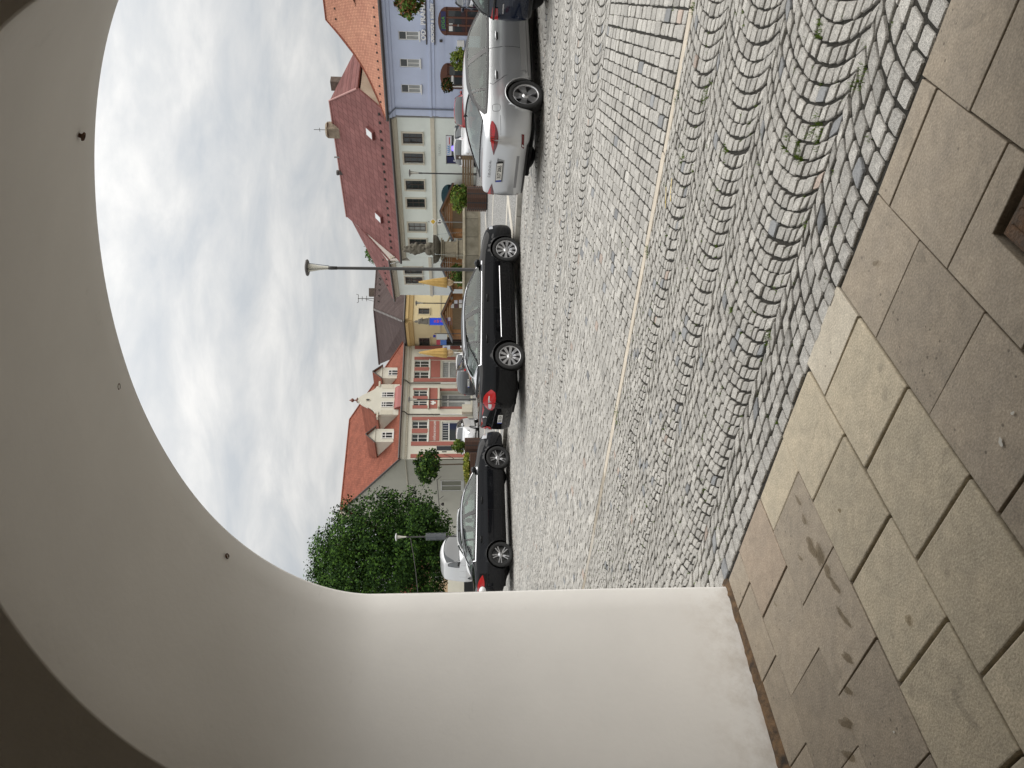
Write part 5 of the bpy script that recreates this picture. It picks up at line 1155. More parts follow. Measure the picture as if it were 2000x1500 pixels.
    if front_plate:
        x, z, txt = front_plate; m = MB(); m.box((0, 0, 0), (.02, .53, .12)); fr = obj('plate_frame', m, BLACKP, car, (x, 0, z)); m = MB(); m.box((.012, 0, .003), (.006, .52, .105)); obj('number_plate', m, PLATE, fr)
        lettering(txt, .098, INK, fr, (.0165, 0, .0), (R(90), 0, R(90)), .001, .0015, 1.0, .95, 'plate_text')
    if seats:   # what shows through the glass
        xr, xf = pillars[0][0] + .75, pillars[-1][1] - 1.15; zb = sh.belt(L * .5)
        fl = MB(); fl.b2(sh.axles[0] - .25, sh.axles[1] - .4, -sh.W * .40, sh.W * .40, .3, zb - .28); obj('cabin_floor', fl, INTER, car)
        for x, ys, nm in ((xf, (.36, -.36), 'front_seat'), (xr, (.40, 0, -.40), 'rear_seat')):
            for yy in ys:
                m = MB(); m.smooth = True
                m.grid([[(x - .28 + .05 * c_ + .10 * (1 - v) + (0.35 if v < .02 else 0) * 0, yy + u * (.25 if nm == 'front_seat' else .22) * (1 - .25 * v ** 3), .45 + v * (zb - .37)) for u in np.linspace(-1, 1, 6)] for v in np.linspace(0, 1, 6) for c_ in (1,)])
                m.grid([[(x - .28 - .10 + .10 * (1 - v), yy + u * (.25 if nm == 'front_seat' else .22) * (1 - .25 * v ** 3), .45 + v * (zb - .37)) for u in np.linspace(-1, 1, 6)] for v in np.linspace(0, 1, 6)])
                o = obj(nm, m, INTER, car)
                m = MB(); m.smooth = True; m.lathe([(.01, -.09), (.08, -.08), (.115, -.02), (.11, .05), (.08, .09), (.01, .10)], 12); hd = obj('headrest', m, INTER, o, (x - .27, yy, zb + .22)); hd.scale = (.5, 1.1, 1.0)
        m = MB(); m.smooth = True; dx = wins[1][0] + .02; m.grid([[(dx - .28 + .35 * t, y, zb - .05 + .05 * math.sin(t * 3.1)) for t in np.linspace(0, 1, 5)] for y in np.linspace(-sh.W * .4, sh.W * .4, 5)]); m.b2(dx - .3, dx - .2, -sh.W * .4, sh.W * .4, .5, zb - .05); db = obj('dashboard', m, INTER, car)
        m = MB(); m.tube([(.0, .18 * math.cos(t), .18 * math.sin(t)) for t in np.linspace(0, 6.283, 18)], .016, 6); sw = obj('steering_wheel', m, INTER, db, (dx - .45, .36, zb + .0)); sw.rotation_euler = (0, -.4, 0)
        m = MB(); m.b2(wins[0][1] - .55, wins[0][1] + .1, -sh.W * .38, sh.W * .38, zb - .04, zb - .01); obj('parcel_shelf', m, INTER, car)
        m = MB(); m.smooth = True; m.grid([[(x, y, sh.top(x) - .05 - .03 * (y / .5) ** 2) for x in np.linspace(wins[0][1] + .05, wins[1][0] - .05, 6)] for y in np.linspace(-.5, .5, 5)]); obj('headliner', m, INTER_L, car)
        m = MB(); m.b2(wins[1][0] - .14, wins[1][0] - .10, -.12, .12, sh.top(wins[1][0]) - .16, sh.top(wins[1][0]) - .09); obj('inner_mirror', m, BLACKP, car)
    if roofrail:
        for s in (1, -1):
            m = MB(); m.tube([(x, s * .56, sh.top(x) + .03) for x in np.linspace(1.0, 2.9, 8)], .015, 6); obj('roof_rail', m, BLACKP, car)
    return car
def place(x, y, hdg, z=0.0): return (x, y, z), R(hdg)
K = lambda *v: (lambda u: float(np.interp(u, np.linspace(0, 1, len(v)), v)))

# silver liftback, its nose to the island kerb
S1 = Shape(4.67, 1.81, (1.06, 3.74), .325,
    [(0, .60), (.02, .74), (.05, .90), (.09, 1.02), (.13, 1.065), (.2, 1.085), (.42, 1.115), (.52, 1.14), (1.30, 1.395), (1.75, 1.452), (2.15, 1.46), (2.5, 1.45), (2.76, 1.415), (3.52, 1.05), (3.62, 1.02), (4.05, .945), (4.4, .84), (4.56, .72), (4.64, .60), (4.67, .52)],
    [(0, .46), (.03, .36), (.12, .29), (.5, .24), (1, .21), (3.8, .2), (4.3, .2), (4.55, .24), (4.64, .33), (4.67, .42)],
    [(0, .57), (.05, .86), (.12, 1.0), (.5, 1.02), (1.3, 1.0), (2.4, .965), (3.4, .935), (4.1, .86), (4.5, .70), (4.67, .48)],
    [(0, .64), (.02, .70), (.06, .765), (.14, .82), (.3, .862), (.6, .892), (1.06, .905), (3.7, .905), (4.05, .88), (4.3, .82), (4.5, .72), (4.62, .58), (4.67, .42)])
lo1 = pchip([.62, 1.0, 2.0, 3.3, 3.45], [1.06, 1.035, 1.0, .985, .985]); hi1 = pchip([.62, .85, 1.2, 1.6, 2.2, 2.7, 3.1, 3.45], [1.065, 1.19, 1.31, 1.375, 1.392, 1.35, 1.195, .99])
tl = [(.085, .43, K(.845, .845, .86, .885, .935), K(.985, .99, .99, .985, .962), REDD), (.09, .43, K(.915, .905, .90, .905, .938), K(.982, .987, .987, .982, .960), REDL)]
RT1 = [(.42, .755, K(.905, .89, .865, .848), K(.915, .94, .965, .98), REDD), (.52, .75, K(.925, .92, .915), K(.935, .958, .976), REDL)]
silver = make_car('silver liftback parked nose to the kerb, nearest car in view', S1, *place(3.93, 14.22, 23.5), SILVER, (lo1, hi1), [(.62, 1.15, .62, 1.22), (1.19, 2.09, 1.26, 1.92), (2.22, 3.45, 2.02, 3.45)], ((.50, 1.32), (2.76, 3.50)), 'five', True, tl, None, (-.004, .79, -.12, '3U7 2065'), 'black', .0, rear=RT1)
lettering('Š K O D A', .062, mat('badge_grey', (0.12, 0.12, 0.12), .3, metal=.8), silver, (.047, 0, .965), (R(75), 0, R(-90)), .002, .0, 1.4, 1.15)
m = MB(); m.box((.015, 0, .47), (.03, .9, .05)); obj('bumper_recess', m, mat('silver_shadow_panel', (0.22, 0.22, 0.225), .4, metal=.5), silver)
for s in (1, -1):
    m = MB(); m.smooth = True; m.grid(strip_surface(S1, lambda u, v: (.018 + .16 * u, .385 + .05 * v), np.linspace(0, 1, 6), (0, 1), s, .006)); obj('reflector', m, REDD, silver)
    m = MB(); m.smooth = True; m.grid(strip_surface(S1, lambda u, v: (1.55 + 1.75 * u, .235 + .03 * v), np.linspace(0, 1, 6), (0, 1), s, .012)); obj('sill_trim', m, mat('sill_silver', (0.45, .45, .46), .3, metal=.7), silver)
    m = MB(); m.smooth = True; m.grid(strip_surface(S1, lambda u, v: (1.6 + 1.8 * u, .30 + .10 * v), np.linspace(0, 1, 8), (0, 1), s, .010)); obj('door_guard', m, mat('silver_guard', (0.30, .30, .30), .5, metal=.3), silver)
m = MB(); m.smooth = True; m.add([(.70, 0, 1.24), (.80, .03, 1.27), (.80, -.03, 1.27), (.66, 0, 1.33)], [(0, 1, 3), (0, 3, 2), (1, 2, 3), (0, 2, 1)]); fin = obj('roof_aerial', m, GLOSSB, silver); fin.location = (.62, 0, .12)
m = MB(); ribbon(S1, [(.72 + .08 * math.copysign(abs(math.cos(t)) ** .6, math.cos(t)), .87 + .07 * math.copysign(abs(math.sin(t)) ** .6, math.sin(t))) for t in np.linspace(0, 6.283, 25)], .006, -1, .0015, m); obj('fuel_flap', m, GAP, silver)
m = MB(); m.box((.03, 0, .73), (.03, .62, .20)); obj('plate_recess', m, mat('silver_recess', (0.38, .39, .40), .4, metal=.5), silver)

# black long saloon in the middle
S2 = Shape(5.06, 1.90, (1.20, 4.08), .345,
    [(0, .60), (.03, .78), (.06, .92), (.10, 1.0), (.16, 1.03), (.4, 1.045), (.82, 1.06), (.95, 1.085), (1.62, 1.375), (2.0, 1.43), (2.4, 1.45), (2.75, 1.44), (3.05, 1.40), (3.82, 1.03), (3.95, 1.0), (4.4, .93), (4.8, .82), (4.96, .70), (5.03, .58), (5.06, .5)],
    [(0, .44), (.04, .34), (.15, .27), (.6, .22), (1.1, .2), (4.2, .2), (4.7, .2), (4.95, .25), (5.03, .34), (5.06, .42)],
    [(0, .57), (.05, .85), (.14, .99), (.7, 1.0), (1.5, .985), (2.6, .96), (3.8, .93), (4.4, .87), (4.85, .72), (5.06, .48)],
    [(0, .66), (.02, .72), (.06, .79), (.15, .85), (.35, .90), (.7, .935), (1.2, .95), (4.0, .95), (4.4, .92), (4.7, .85), (4.9, .74), (5.02, .58), (5.06, .42)])
lo2 = pchip([.98, 1.4, 2.4, 3.5, 3.75], [1.03, 1.02, .995, .975, .975]); hi2 = pchip([.98, 1.12, 1.45, 1.8, 2.4, 2.95, 3.35, 3.75], [1.06, 1.20, 1.315, 1.365, 1.378, 1.335, 1.20, .985])
tl2 = [(.075, .36, K(.70, .69, .69, .70, .78), K(.97, .975, .955, .90, .80), REDL), (.085, .22, K(.77, .78, .80), K(.86, .86, .85), CLEARL)]
RT2 = [(.52, .80, K(.76, .72, .70), K(.84, .93, .955), REDL), (.60, .78, K(.80, .79, .78), K(.84, .85, .86), CLEARL)]
black = make_car('black saloon with chrome window surround, middle of the three saloons', S2, *place(-.82, 17.8, 24.0), BLACKC, (lo2, hi2), [(.98, 1.55, .98, 1.60), (1.585, 2.36, 1.635, 2.25), (2.46, 3.75, 2.35, 3.75)], ((.92, 1.64), (3.05, 3.80)), 'ten', True, tl2, None, (.012, .55, 0, '2U5 3124'), 'chrome', .0, rear=RT2)
for s in (1, -1):
    m = MB(); ribbon(S2, [(x, .53) for x in np.linspace(1.66, 3.58, 14)], .018, s, .006, m); obj('door_strip', m, CHROME, black)
    m = MB(); m.smooth = True; m.grid(strip_surface(S2, lambda u, v: (4.72 + .26 * u, .66 + .09 * v), np.linspace(0, 1, 8), (0, .5, 1), s, .008)); obj('headlamp', m, CLEARL, black)
m = MB(); m.tube([(.048, y, .80) for y in np.linspace(-.5, .5, 5)], .011, 6); obj('boot_strip', m, CHROME, black)
m = MB(); m.smooth = True; m.lathe([(.001, -.008), (.055, -.006), (.06, 0)], 16, axis='x'); obj('boot_badge', m, CHROME, black, (.052, 0, .90))

# graphite saloon at the left
S3 = Shape(4.80, 1.86, (.98, 3.80), .345,
    [(0, .60), (.03, .78), (.07, .93), (.11, 1.0), (.18, 1.035), (.35, 1.05), (.62, 1.075), (.78, 1.12), (1.45, 1.385), (1.85, 1.445), (2.2, 1.46), (2.55, 1.445), (2.82, 1.40), (3.58, 1.03), (3.7, 1.0), (4.2, .92), (4.58, .80), (4.72, .68), (4.78, .56), (4.8, .5)],
    [(0, .44), (.04, .34), (.15, .27), (.6, .23), (1, .2), (3.9, .2), (4.5, .2), (4.7, .25), (4.78, .34), (4.8, .42)],
    [(0, .57), (.05, .86), (.14, 1.0), (.6, 1.01), (1.3, .99), (2.4, .965), (3.5, .94), (4.1, .87), (4.55, .72), (4.8, .48)],
    [(0, .66), (.02, .72), (.06, .79), (.15, .85), (.3, .885), (.6, .915), (1.0, .93), (3.8, .93), (4.15, .90), (4.4, .83), (4.62, .71), (4.76, .55), (4.8, .42)])
lo3 = pchip([.82, 1.3, 2.2, 3.3, 3.52], [1.05, 1.03, 1.0, .975, .975]); hi3 = pchip([.82, .95, 1.25, 1.65, 2.2, 2.7, 3.1, 3.52], [1.09, 1.20, 1.32, 1.378, 1.39, 1.345, 1.20, .98])
tl3 = [(.085, .42, K(.80, .80, .80, .82, .84), K(.985, .985, .965, .92, .86), REDL)]
RT3 = [(.42, .80, K(.84, .81, .80), K(.92, .955, .975), REDL), (.46, .78, K(.85, .84), K(.875, .875), CLEARL)]
graph = make_car('graphite grey saloon with dark twin spoke wheels near the white pillar', S3, *place(-5.90, 21.16, 27.0), GREYBLK, (lo3, hi3), [(.82, 1.38, .82, 1.42), (1.42, 2.16, 1.46, 2.04), (2.26, 3.52, 2.14, 3.52)], ((.76, 1.46), (2.82, 3.56)), 'twin', True, tl3, [(4.42, 4.70, K(.66, .64, .62), K(.80, .76, .70), CLEARL)], (.012, .76, -.1, '4U2 7715'), 'chrome', .0, rear=RT3)

# dark blue hatchback cut by the right edge of view
S4 = Shape(4.2, 1.79, (.78, 3.4), .32,
    [(0, .62), (.03, .86), (.06, 1.02), (.14, 1.16), (.30, 1.30), (.50, 1.42), (.9, 1.475), (1.7, 1.49), (2.2, 1.46), (2.45, 1.42), (3.1, 1.06), (3.25, 1.02), (3.7, .94), (4.0, .82), (4.14, .66), (4.2, .52)],
    [(0, .46), (.04, .36), (.15, .29), (.5, .24), (1, .21), (3.5, .2), (4.0, .22), (4.15, .32), (4.2, .42)],
    [(0, .6), (.05, .9), (.12, 1.0), (.6, 1.02), (2.2, .97), (3.1, .94), (3.7, .86), (4.05, .68), (4.2, .48)],
    [(0, .66), (.03, .74), (.08, .80), (.2, .85), (.45, .885), (.8, .895), (3.3, .895), (3.6, .87), (3.9, .78), (4.1, .62), (4.2, .42)])
lo4 = pchip([.35, 1.0, 2.2, 3.0], [1.08, 1.04, 1.0, .985]); hi4 = pchip([.35, .5, .9, 1.6, 2.2, 2.6, 3.0], [1.20, 1.30, 1.38, 1.405, 1.375, 1.22, .99])
P4 = [(.35, .95, .42, .95), (1.0, 1.7, 1.0, 1.62), (1.8, 3.0, 1.72, 3.0)]; W4 = ((.07, .50), (2.45, 3.08))
tl4 = [(.075, .30, K(.86, .86, .90), K(1.0, 1.0, .98), REDL)]
RT4 = [(.50, .80, K(.88, .86), K(.97, 1.0), REDL)]
navy = make_car('dark blue hatchback cut off by the right edge, beside the silver car', S4, *place(6.60, 12.62, 25.0), NAVY, (lo4, hi4), P4, W4, 'seven', True, tl4, None, (-.004, .72, 0, '1U9 4410'), 'black', .30, rear=RT4)
m = MB(); m.b2(.012, .03, .40, .60, .78, .80); obj('badge', m, CHROME, navy)
# parked cars farther back across the square
far_cars = [
 ('red hatchback half hidden behind the silver car', S4, (14.2, 40.0, 70), REDC, P4, (lo4, hi4), W4),
 ('white car parked beyond the red hatchback by the shop window', S4, (12.9, 43.0, 62), WHITEC, P4, (lo4, hi4), W4),
 ('white car facing us by the dark bench', S1, (14.9, 46.3, 250), WHITEC, [(.62, 2.09, .62, 1.92), (2.22, 3.45, 2.02, 3.45)], (lo1, hi1), ((.50, 1.32), (2.76, 3.50))),
 ('dark car with lit plate facing us under the yoga door', S4, (19.2, 37.5, 245), NAVY, P4, (lo4, hi4), W4),
 ('white estate seen over the boot of the black saloon', S4, (1.3, 53.0, 80), WHITEC, P4, (lo4, hi4), W4),
 ('dark grey hatchback behind the black saloon boot', S4, (0.05, 47.5, 76), DGREY, P4, (lo4, hi4), W4),
 ('small white car facing us below the tourist office window', S4, (-3.1, 52.0, 262), WHITEC, P4, (lo4, hi4), W4),
 ('white car roof showing above the graphite saloon', S4, (-6.6, 43.3, 195), WHITEC, P4, (lo4, hi4), W4),
]
for lab, sh, (x, y, h), pm, pil, dl, wn_ in far_cars:
    make_car(lab, sh, *place(x, y, h, .118 if x > 2.6 else -.05), pm, dl, pil, wn_, 'seven', False, tl4 if sh is S4 else tl, [(3.85 if sh is S4 else 4.35, 4.10 if sh is S4 else 4.58, K(.64, .62), K(.80, .72), CLEARL)], (-.004, .72, 0, '2U4 1108'), 'black', .30, seats=False, front_plate=((4.2 if sh is S4 else 4.67) + .004, .42, '5U3 6120'))
# white car at the pillar's edge, next to the graphite saloon
make_car('white car hidden behind the arcade pillar, only its wing mirror showing', S4, *place(-4.28, 11.87, 103), WHITEC, (lo4, hi4), P4, W4, 'seven', False, tl4, [(3.85, 4.10, K(.64, .62), K(.80, .72), CLEARL)], None, 'black', .30, seats=False)

# white delivery van seen from the front
V1 = Shape(5.2, 1.98, (1.1, 4.25), .34,
    [(0, .9), (.03, 2.1), (.08, 2.38), (.2, 2.46), (1, 2.5), (3.3, 2.48), (3.75, 2.38), (3.95, 2.25), (4.55, 1.30), (4.65, 1.22), (5.0, 1.05), (5.12, .85), (5.18, .6), (5.2, .5)],
    [(0, .45), (.05, .36), (.3, .3), (4.6, .28), (5.0, .3), (5.15, .38), (5.2, .44)],
    [(0, .8), (.1, 1.25), (3.6, 1.25), (4.4, 1.18), (4.9, .95), (5.2, .48)],
    [(0, .86), (.05, .92), (.2, .96), (.6, .99), (4.3, .99), (4.6, .95), (4.9, .86), (5.1, .70), (5.2, .52)], tumble=.16)
lov = pchip([3.3, 4.0, 4.45], [1.30, 1.28, 1.25]); hiv = pchip([3.3, 3.7, 4.1, 4.45], [1.98, 1.97, 1.75, 1.27])
make_car('white delivery van with sloping windscreen in front of the big tree', V1, *place(-12.3, 51.3, 300, -.05), WHITEC, (lov, hiv), [(3.3, 4.45, 3.3, 4.45)], ((.001, .015), (3.95, 4.55)), 'seven', True, None, [(4.75, 5.02, K(.74, .72), K(.95, .88), CLEARL)], None, 'black', .42, name='delivery_van', mirror_m=BLACKP, seats=False, cat='van', handles=False)
# ------------------------------------------------------------------ fountain, stalls, lamps, planters, trees
G = 0.118
STONE_D = mat('fountain_stone_dark', (0.075, 0.065, 0.05), 0.9, c2=(0.15, 0.135, 0.10), vs=3.5, bump=0.5, bs=18); STONE_M = mat('fountain_stone', (0.30, 0.26, 0.185), 0.9, c2=(0.20, 0.17, 0.12), vs=4, bump=0.3, bs=25)
STONE_B = mat('basin_stone', (0.13, 0.115, 0.08), 0.9, c2=(0.26, 0.235, 0.18), vs=1.6, bump=0.35, bs=20); COPING = mat('basin_coping', (0.33, 0.29, 0.21), 0.85, var=0.2, vs=3, bump=0.3)
WATER = mat('water_dark', (0.02, 0.03, 0.025), 0.05)
fx, fy = 7.86, 45.0
ft = thing('fountain', 'octagonal stone fountain with carved figure above a round bowl', 'fountain', (fx, fy, G), R(6))
RB = 2.75
for k in range(8):
    a0, a1 = R(22.5 + 45 * k), R(67.5 + 45 * k); am = (a0 + a1) / 2
    P = [(RB * math.cos(a0), RB * math.sin(a0)), (RB * math.cos(a1), RB * math.sin(a1))]
    for j in range(2):
        t0, t1 = j / 2 + .004, (j + 1) / 2 - .004; q0 = [P[0][i] + (P[1][i] - P[0][i]) * t0 for i in (0, 1)]; q1 = [P[0][i] + (P[1][i] - P[0][i]) * t1 for i in (0, 1)]; s_ = .91
        m = MB(); m.prism([tuple(q0), tuple(q1), (q1[0] * s_, q1[1] * s_), (q0[0] * s_, q0[1] * s_)], .10, .82, 'z'); bevel(obj('basin_panel', m, STONE_B, ft, fix=True), .012)
    e_, i_ = 1.035, .90
    m = MB(); m.prism([(P[0][0] * e_, P[0][1] * e_), (P[1][0] * e_, P[1][1] * e_), (P[1][0] * i_, P[1][1] * i_), (P[0][0] * i_, P[0][1] * i_)], .825, .93, 'z'); bevel(obj('coping_stone', m, COPING, ft, fix=True), .02, 2)
    m = MB(); m.prism([(P[0][0] * 1.05, P[0][1] * 1.05), (P[1][0] * 1.05, P[1][1] * 1.05), (P[1][0] * .9, P[1][1] * .9), (P[0][0] * .9, P[0][1] * .9)], 0, .1, 'z'); obj('plinth_stone', m, STONE_M, ft, fix=True)
m = MB(); m.lathe([(.01, .68), (2.5, .68)], 8, cap=False); obj('water', m, WATER, ft).rotation_euler = (0, 0, R(22.5))
m = MB(); m.box((0, 0, .85), (1.0, 1.0, .7), taper=.78); m.box((0, 0, 1.26), (.9, .9, .1)); m.box((0, 0, 1.66), (.7, .7, .72)); m.box((0, 0, 2.07), (.84, .84, .1)); m.box((0, 0, 2.17), (1.0, 1.0, .1)); bevel(obj('pedestal', m, STONE_M, ft), .03, 2).rotation_euler = (0, 0, R(10))
m = MB(); m.smooth = True; m.lathe([(.2, 2.2), (.45, 2.24), (.68, 2.36), (.80, 2.52), (.80, 2.58), (.84, 2.6), (.84, 2.66), (.74, 2.66), (.5, 2.6), (.01, 2.58)], 32, cap=False, mod=lambda t, h: 1 + (.035 * abs(math.sin(t * 8)) if 2.3 < h < 2.55 else 0)); obj('bowl', m, STONE_D, ft)
b = bmesh.new(); rs = random.Random(6)
def blob(x, y, z, r, sx=1, sy=1, sz=1):
    g = bmesh.ops.create_icosphere(b, subdivisions=2, radius=r); 
    for v in g['verts']: v.co = Vector((v.co.x * sx + x, v.co.y * sy + y, v.co.z * sz + z))
blob(0, 0, 2.75, .36, 1.05, 1, .8); blob(.12, -.1, 2.95, .26, 1, 1, 1.1); blob(-.16, -.08, 2.98, .24); blob(0, .1, 3.0, .27); blob(.02, 0, 3.25, .21, 1, 1, 1.3); blob(-.05, -.05, 3.5, .22, 1.1, 1, 1.2); blob(.16, -.08, 3.42, .14, 1, 1, 1.5); blob(.03, 0, 3.75, .26, 1.1, .95, 1.0); blob(.22, -.05, 3.72, .15, 1.3, 1, .8); blob(-.24, -.02, 3.78, .13, 1.0, 1, 1.5)
blob(-.05, -.02, 4.0, .2, 1, 1, 1.1); blob(.2, -.02, 3.95, .12, 1, 1, 1.8); blob(-.1, 0, 4.22, .12, 1, 1, 1.6); blob(.1, -.04, 4.24, .09, .9, 1, 2.0); blob(-.12, -.03, 4.38, .07, 1.2, 1, 1.4); blob(.11, -.04, 4.40, .055, 1, 1, 1.6)
for _ in range(26): a = rs.uniform(0, 6.28); zz = rs.uniform(2.7, 4.1); blob(.24 * math.cos(a), .22 * math.sin(a), zz, rs.uniform(.05, .1))
me = bpy.data.meshes.new('statue'); b.to_mesh(me); b.free(); me.materials.append(STONE_D); me.polygons.foreach_set('use_smooth', [True] * len(me.polygons))
so_ = bpy.data.objects.new('statue', me); col.objects.link(so_); so_.parent = ft; rm = so_.modifiers.new('fuse', 'REMESH'); rm.mode = 'VOXEL'; rm.voxel_size = .035; rm.use_smooth_shade = True
tx = bpy.data.textures.new('stone_rough', 'CLOUDS'); tx.noise_scale = .09; dm = so_.modifiers.new('rough', 'DISPLACE'); dm.texture = tx; dm.strength = .06; so_.location.z = -.08
JET = glass_mat('water_jet', (.9, .92, .92), .1, .25)
for a in (0, 2.2, 4.1):
    m = MB(); m.tube([(.8 * math.cos(a) + .25 * t * math.cos(a), .8 * math.sin(a) + .25 * t * math.sin(a), 2.6 - 1.9 * t * t) for t in np.linspace(0, 1, 8)], .012, 5); obj('water_stream', m, JET, ft)

# lamps
POST = mat('lamp_post_grey', (0.06, 0.058, 0.056), .5, metal=.3); OPAL = mat('lamp_opal', (.62, .60, .52), .4); HATM = mat('lamp_hat', (0.10, 0.09, 0.085), .5)
def lamp(label, x, y, h, s=1.0, pale=False):
    l = thing('street_lamp', label, 'street lamp', (x, y, G if x > 2.6 else -.05), 0, 'street lamps on the square'); hm = mat('lamp_hat_pale', (.55, .55, .54), .4) if pale else HATM
    m = MB(); m.smooth = True; m.lathe([(.08 * s, 0), (.08 * s, .5), (.05 * s, .56), (.041 * s, h - .95), (.041 * s, h - .65)], 12, cap=False); obj('post', m, POST, l)
    m = MB(); m.smooth = True; m.lathe([(.046 * s, h - .85), (.05 * s, h - .66), (.045 * s, h - .62)], 12); obj('collar', m, POST, l)
    m = MB(); m.smooth = True; m.lathe([(.045, h - .62), (.06, h - .4), (.10, h - .18), (.11, h - .08)], 14, cap=False); obj('diffuser', m, OPAL, l)
    m = MB(); m.smooth = True; m.lathe([(.01, h - .09), (.20, h - .09), (.228, h - .065), (.215, h - .03), (.10, h), (.01, h + .01)], 22, cap=False); obj('hat', m, hm, l)
    m = MB(); 
    for k in range(3): a = k * 2.094; m.tube([(.055 * math.cos(a), .055 * math.sin(a), h - .64), (.12 * math.cos(a), .12 * math.sin(a), h - .08)], .007, 4)
    obj('hat_struts', m, POST, l); return l
lamp('tall grey street lamp rising behind the black saloon bonnet', 3.14, 21.1, 5.50)
lamp('street lamp in front of the pale green house', 13.37, 49.0, 4.3)
lamp('street lamp in front of the yellow house', 6.7, 64.0, 4.6)
lamp('street lamp in front of the tourist office door', -1.12, 56.0, 4.9)
l4 = lamp('street lamp with wire basket beside the white van', -8.7, 44.0, 4.95, 1, True)
WIRE = mat('wire_grey', (.16, .17, .18), .5, metal=.5)
m = MB()
for k in range(14): a = k * .4488; m.tube([(.2 * math.cos(a), .2 * math.sin(a), 2.1), (.2 * math.cos(a), .2 * math.sin(a), 3.2)], .012, 4)
for z in (2.1, 2.4, 2.65, 2.7, 3.0, 3.2): m.tube([(.2 * math.cos(t), .2 * math.sin(t), z) for t in np.linspace(0, 6.283, 15)], .014, 4)
m.lathe([(.17, 2.12), (.17, 3.18)], 12, cap=False); obj('wire_basket', m, WIRE, l4)
m = MB(); m.tube([(-8.7 - 1.2 * k, 44 + .8 * k, 4.05 + .02 * (k - 4) ** 2 - .32) for k in range(9)], .022, 4); tag(obj('overhead_cable', m, GUTTER), 'thin dark cable crossing in front of the big tree', 'cable')

# timber market stalls
PLANK = mat('stall_wood', (.36, .175, .065), .75, c2=(.27, .125, .045), vs=3, stretch=(1, 1, 9), bump=.2); PLANK_D = mat('stall_shutter', (.14, .095, .05), .75, var=.2, vs=4, stretch=(9, 1, 1)); ROOFG = mat('stall_roof_felt', (.055, .058, .065), .8, var=.15)
FASC = mat('stall_fascia', (.15, .07, .03), .7)
def stall(label, x, y, rz, w=2.95, d=2.2, hw=1.62, hr=2.30, shutter=True):
    s = thing('market_stall', label, 'market stall', (x, y, G), rz, 'timber market stalls behind the fountain')
    nb = 12
    for k in range(nb):
        z0, z1 = hw * k / nb, hw * (k + 1) / nb - .012; m = MB(); m.b2(-w / 2, w / 2, -.015, .015, z0, z1); obj('plank', m, PLANK, s)
    ng = 5
    for k in range(ng):
        z0, z1 = hw + (hr - hw) * k / ng, hw + (hr - hw) * (k + 1) / ng - .01; f = lambda z: w / 2 * (1 - (z - hw) / (hr - hw)); m = MB(); m.prism([(-f(z0), z0), (f(z0), z0), (max(.01, f(z1)), z1), (-max(.01, f(z1)), z1)], -.015, .015); obj('plank', m, PLANK, s)
    for sx in (-1, 1):
        m = MB(); m.b2(sx * w / 2 - .03, sx * w / 2 + .03, .02, d, 0, hw); obj('side_wall', m, PLANK, s)
        ov = .3; sl_ = (hr - hw) / (w / 2); P = [(sx * (w / 2 + ov), hw - ov * sl_ + .03), (0, hr + .03), (0, hr + .10), (sx * (w / 2 + ov), hw - ov * sl_ + .10)]
        m = MB(); m.prism(P, -.35, d + .2); obj('roof_panel', m, ROOFG, s, fix=True)
        P2 = [(a, b_ - .10) for a, b_ in P[:2]] + [(a, b_ - .005) for a, b_ in P[1::-1]]
        m = MB(); m.prism(P2, -.36, -.32); obj('fascia', m, FASC, s, fix=True)
    m = MB(); m.b2(-w / 2, w / 2, d - .03, d, 0, hw); obj('back_wall', m, PLANK, s)
    if shutter:
        m = MB()
        for k in range(9): m.b2(-w * .36 + k * w * .075, -w * .36 + (k + 1) * w * .075 - .01, -.05, -.02, .75, hw - .08)
        obj('shutter', m, PLANK_D, s)
    for sx in (-1, 1):
        m = MB(); m.b2(sx * w / 2 - .05, sx * w / 2 + .05, -.04, -.016, 0, hw); obj('corner_post', m, PLANK, s)
    return s
stall('timber market stall between planter bush and fountain', 11.3, 50.5, R(-6), 3.0)
stall('timber market stall left of the fountain pedestal', 8.3, 54.0, R(-4), 3.0, shutter=False)
st3 = stall('timber market stall with pinned notices in front of yellow house', 5.05, 56.0, R(4), 3.0)
for k, (x, z, w_, h_, c) in enumerate([(.62, 1.55, .3, .22, (.62, .62, .6)), (.62, 1.25, .3, .24, (.10, .05, .05)), (.92, 1.3, .24, .24, (.66, .66, .7)), (.62, .95, .28, .22, (.66, .66, .62)), (.95, .95, .26, .24, (.66, .66, .68)), (1.2, 1.62, .2, .2, (.4, .38, .33)), (-.35, 1.78, .26, .18, (.62, .58, .6))]):
    m = MB(); m.b2(x - w_ / 2, x + w_ / 2, -.055, -.045, z - h_ / 2, z + h_ / 2); obj('notice', m, mat('notice_%d' % k, c, .7), st3)
m = MB(); m.smooth = True; m.lathe([(.01, -.02), (.15, -.02), (.16, 0)], 16, (0, 0, 0), 'y'); obj('notice', m, mat('notice_food', (.5, .32, .12), .6, c2=(.45, .12, .06), vs=9), st3, (.80, -.045, 1.72))
# beige canvas roof beside the first stall
aw = thing('canvas_awning', 'beige canvas awning behind the fountain bowl', 'awning', (9.6, 51.6, G), R(-6))
m = MB(); m.prism([(-1.1, 2.45), (.5, 1.6), (.5, 1.63), (-1.1, 2.48)], 0, 2.2); obj('canvas', m, mat('beige_canvas', (.58, .50, .34), .85, var=.08), aw, fix=True)
for x, z in ((-1.05, 2.4), (.45, 1.6)):
    m = MB(); m.tube([(x, .05, 0), (x, .05, z)], .025, 6); obj('pole', m, WHITE, aw)

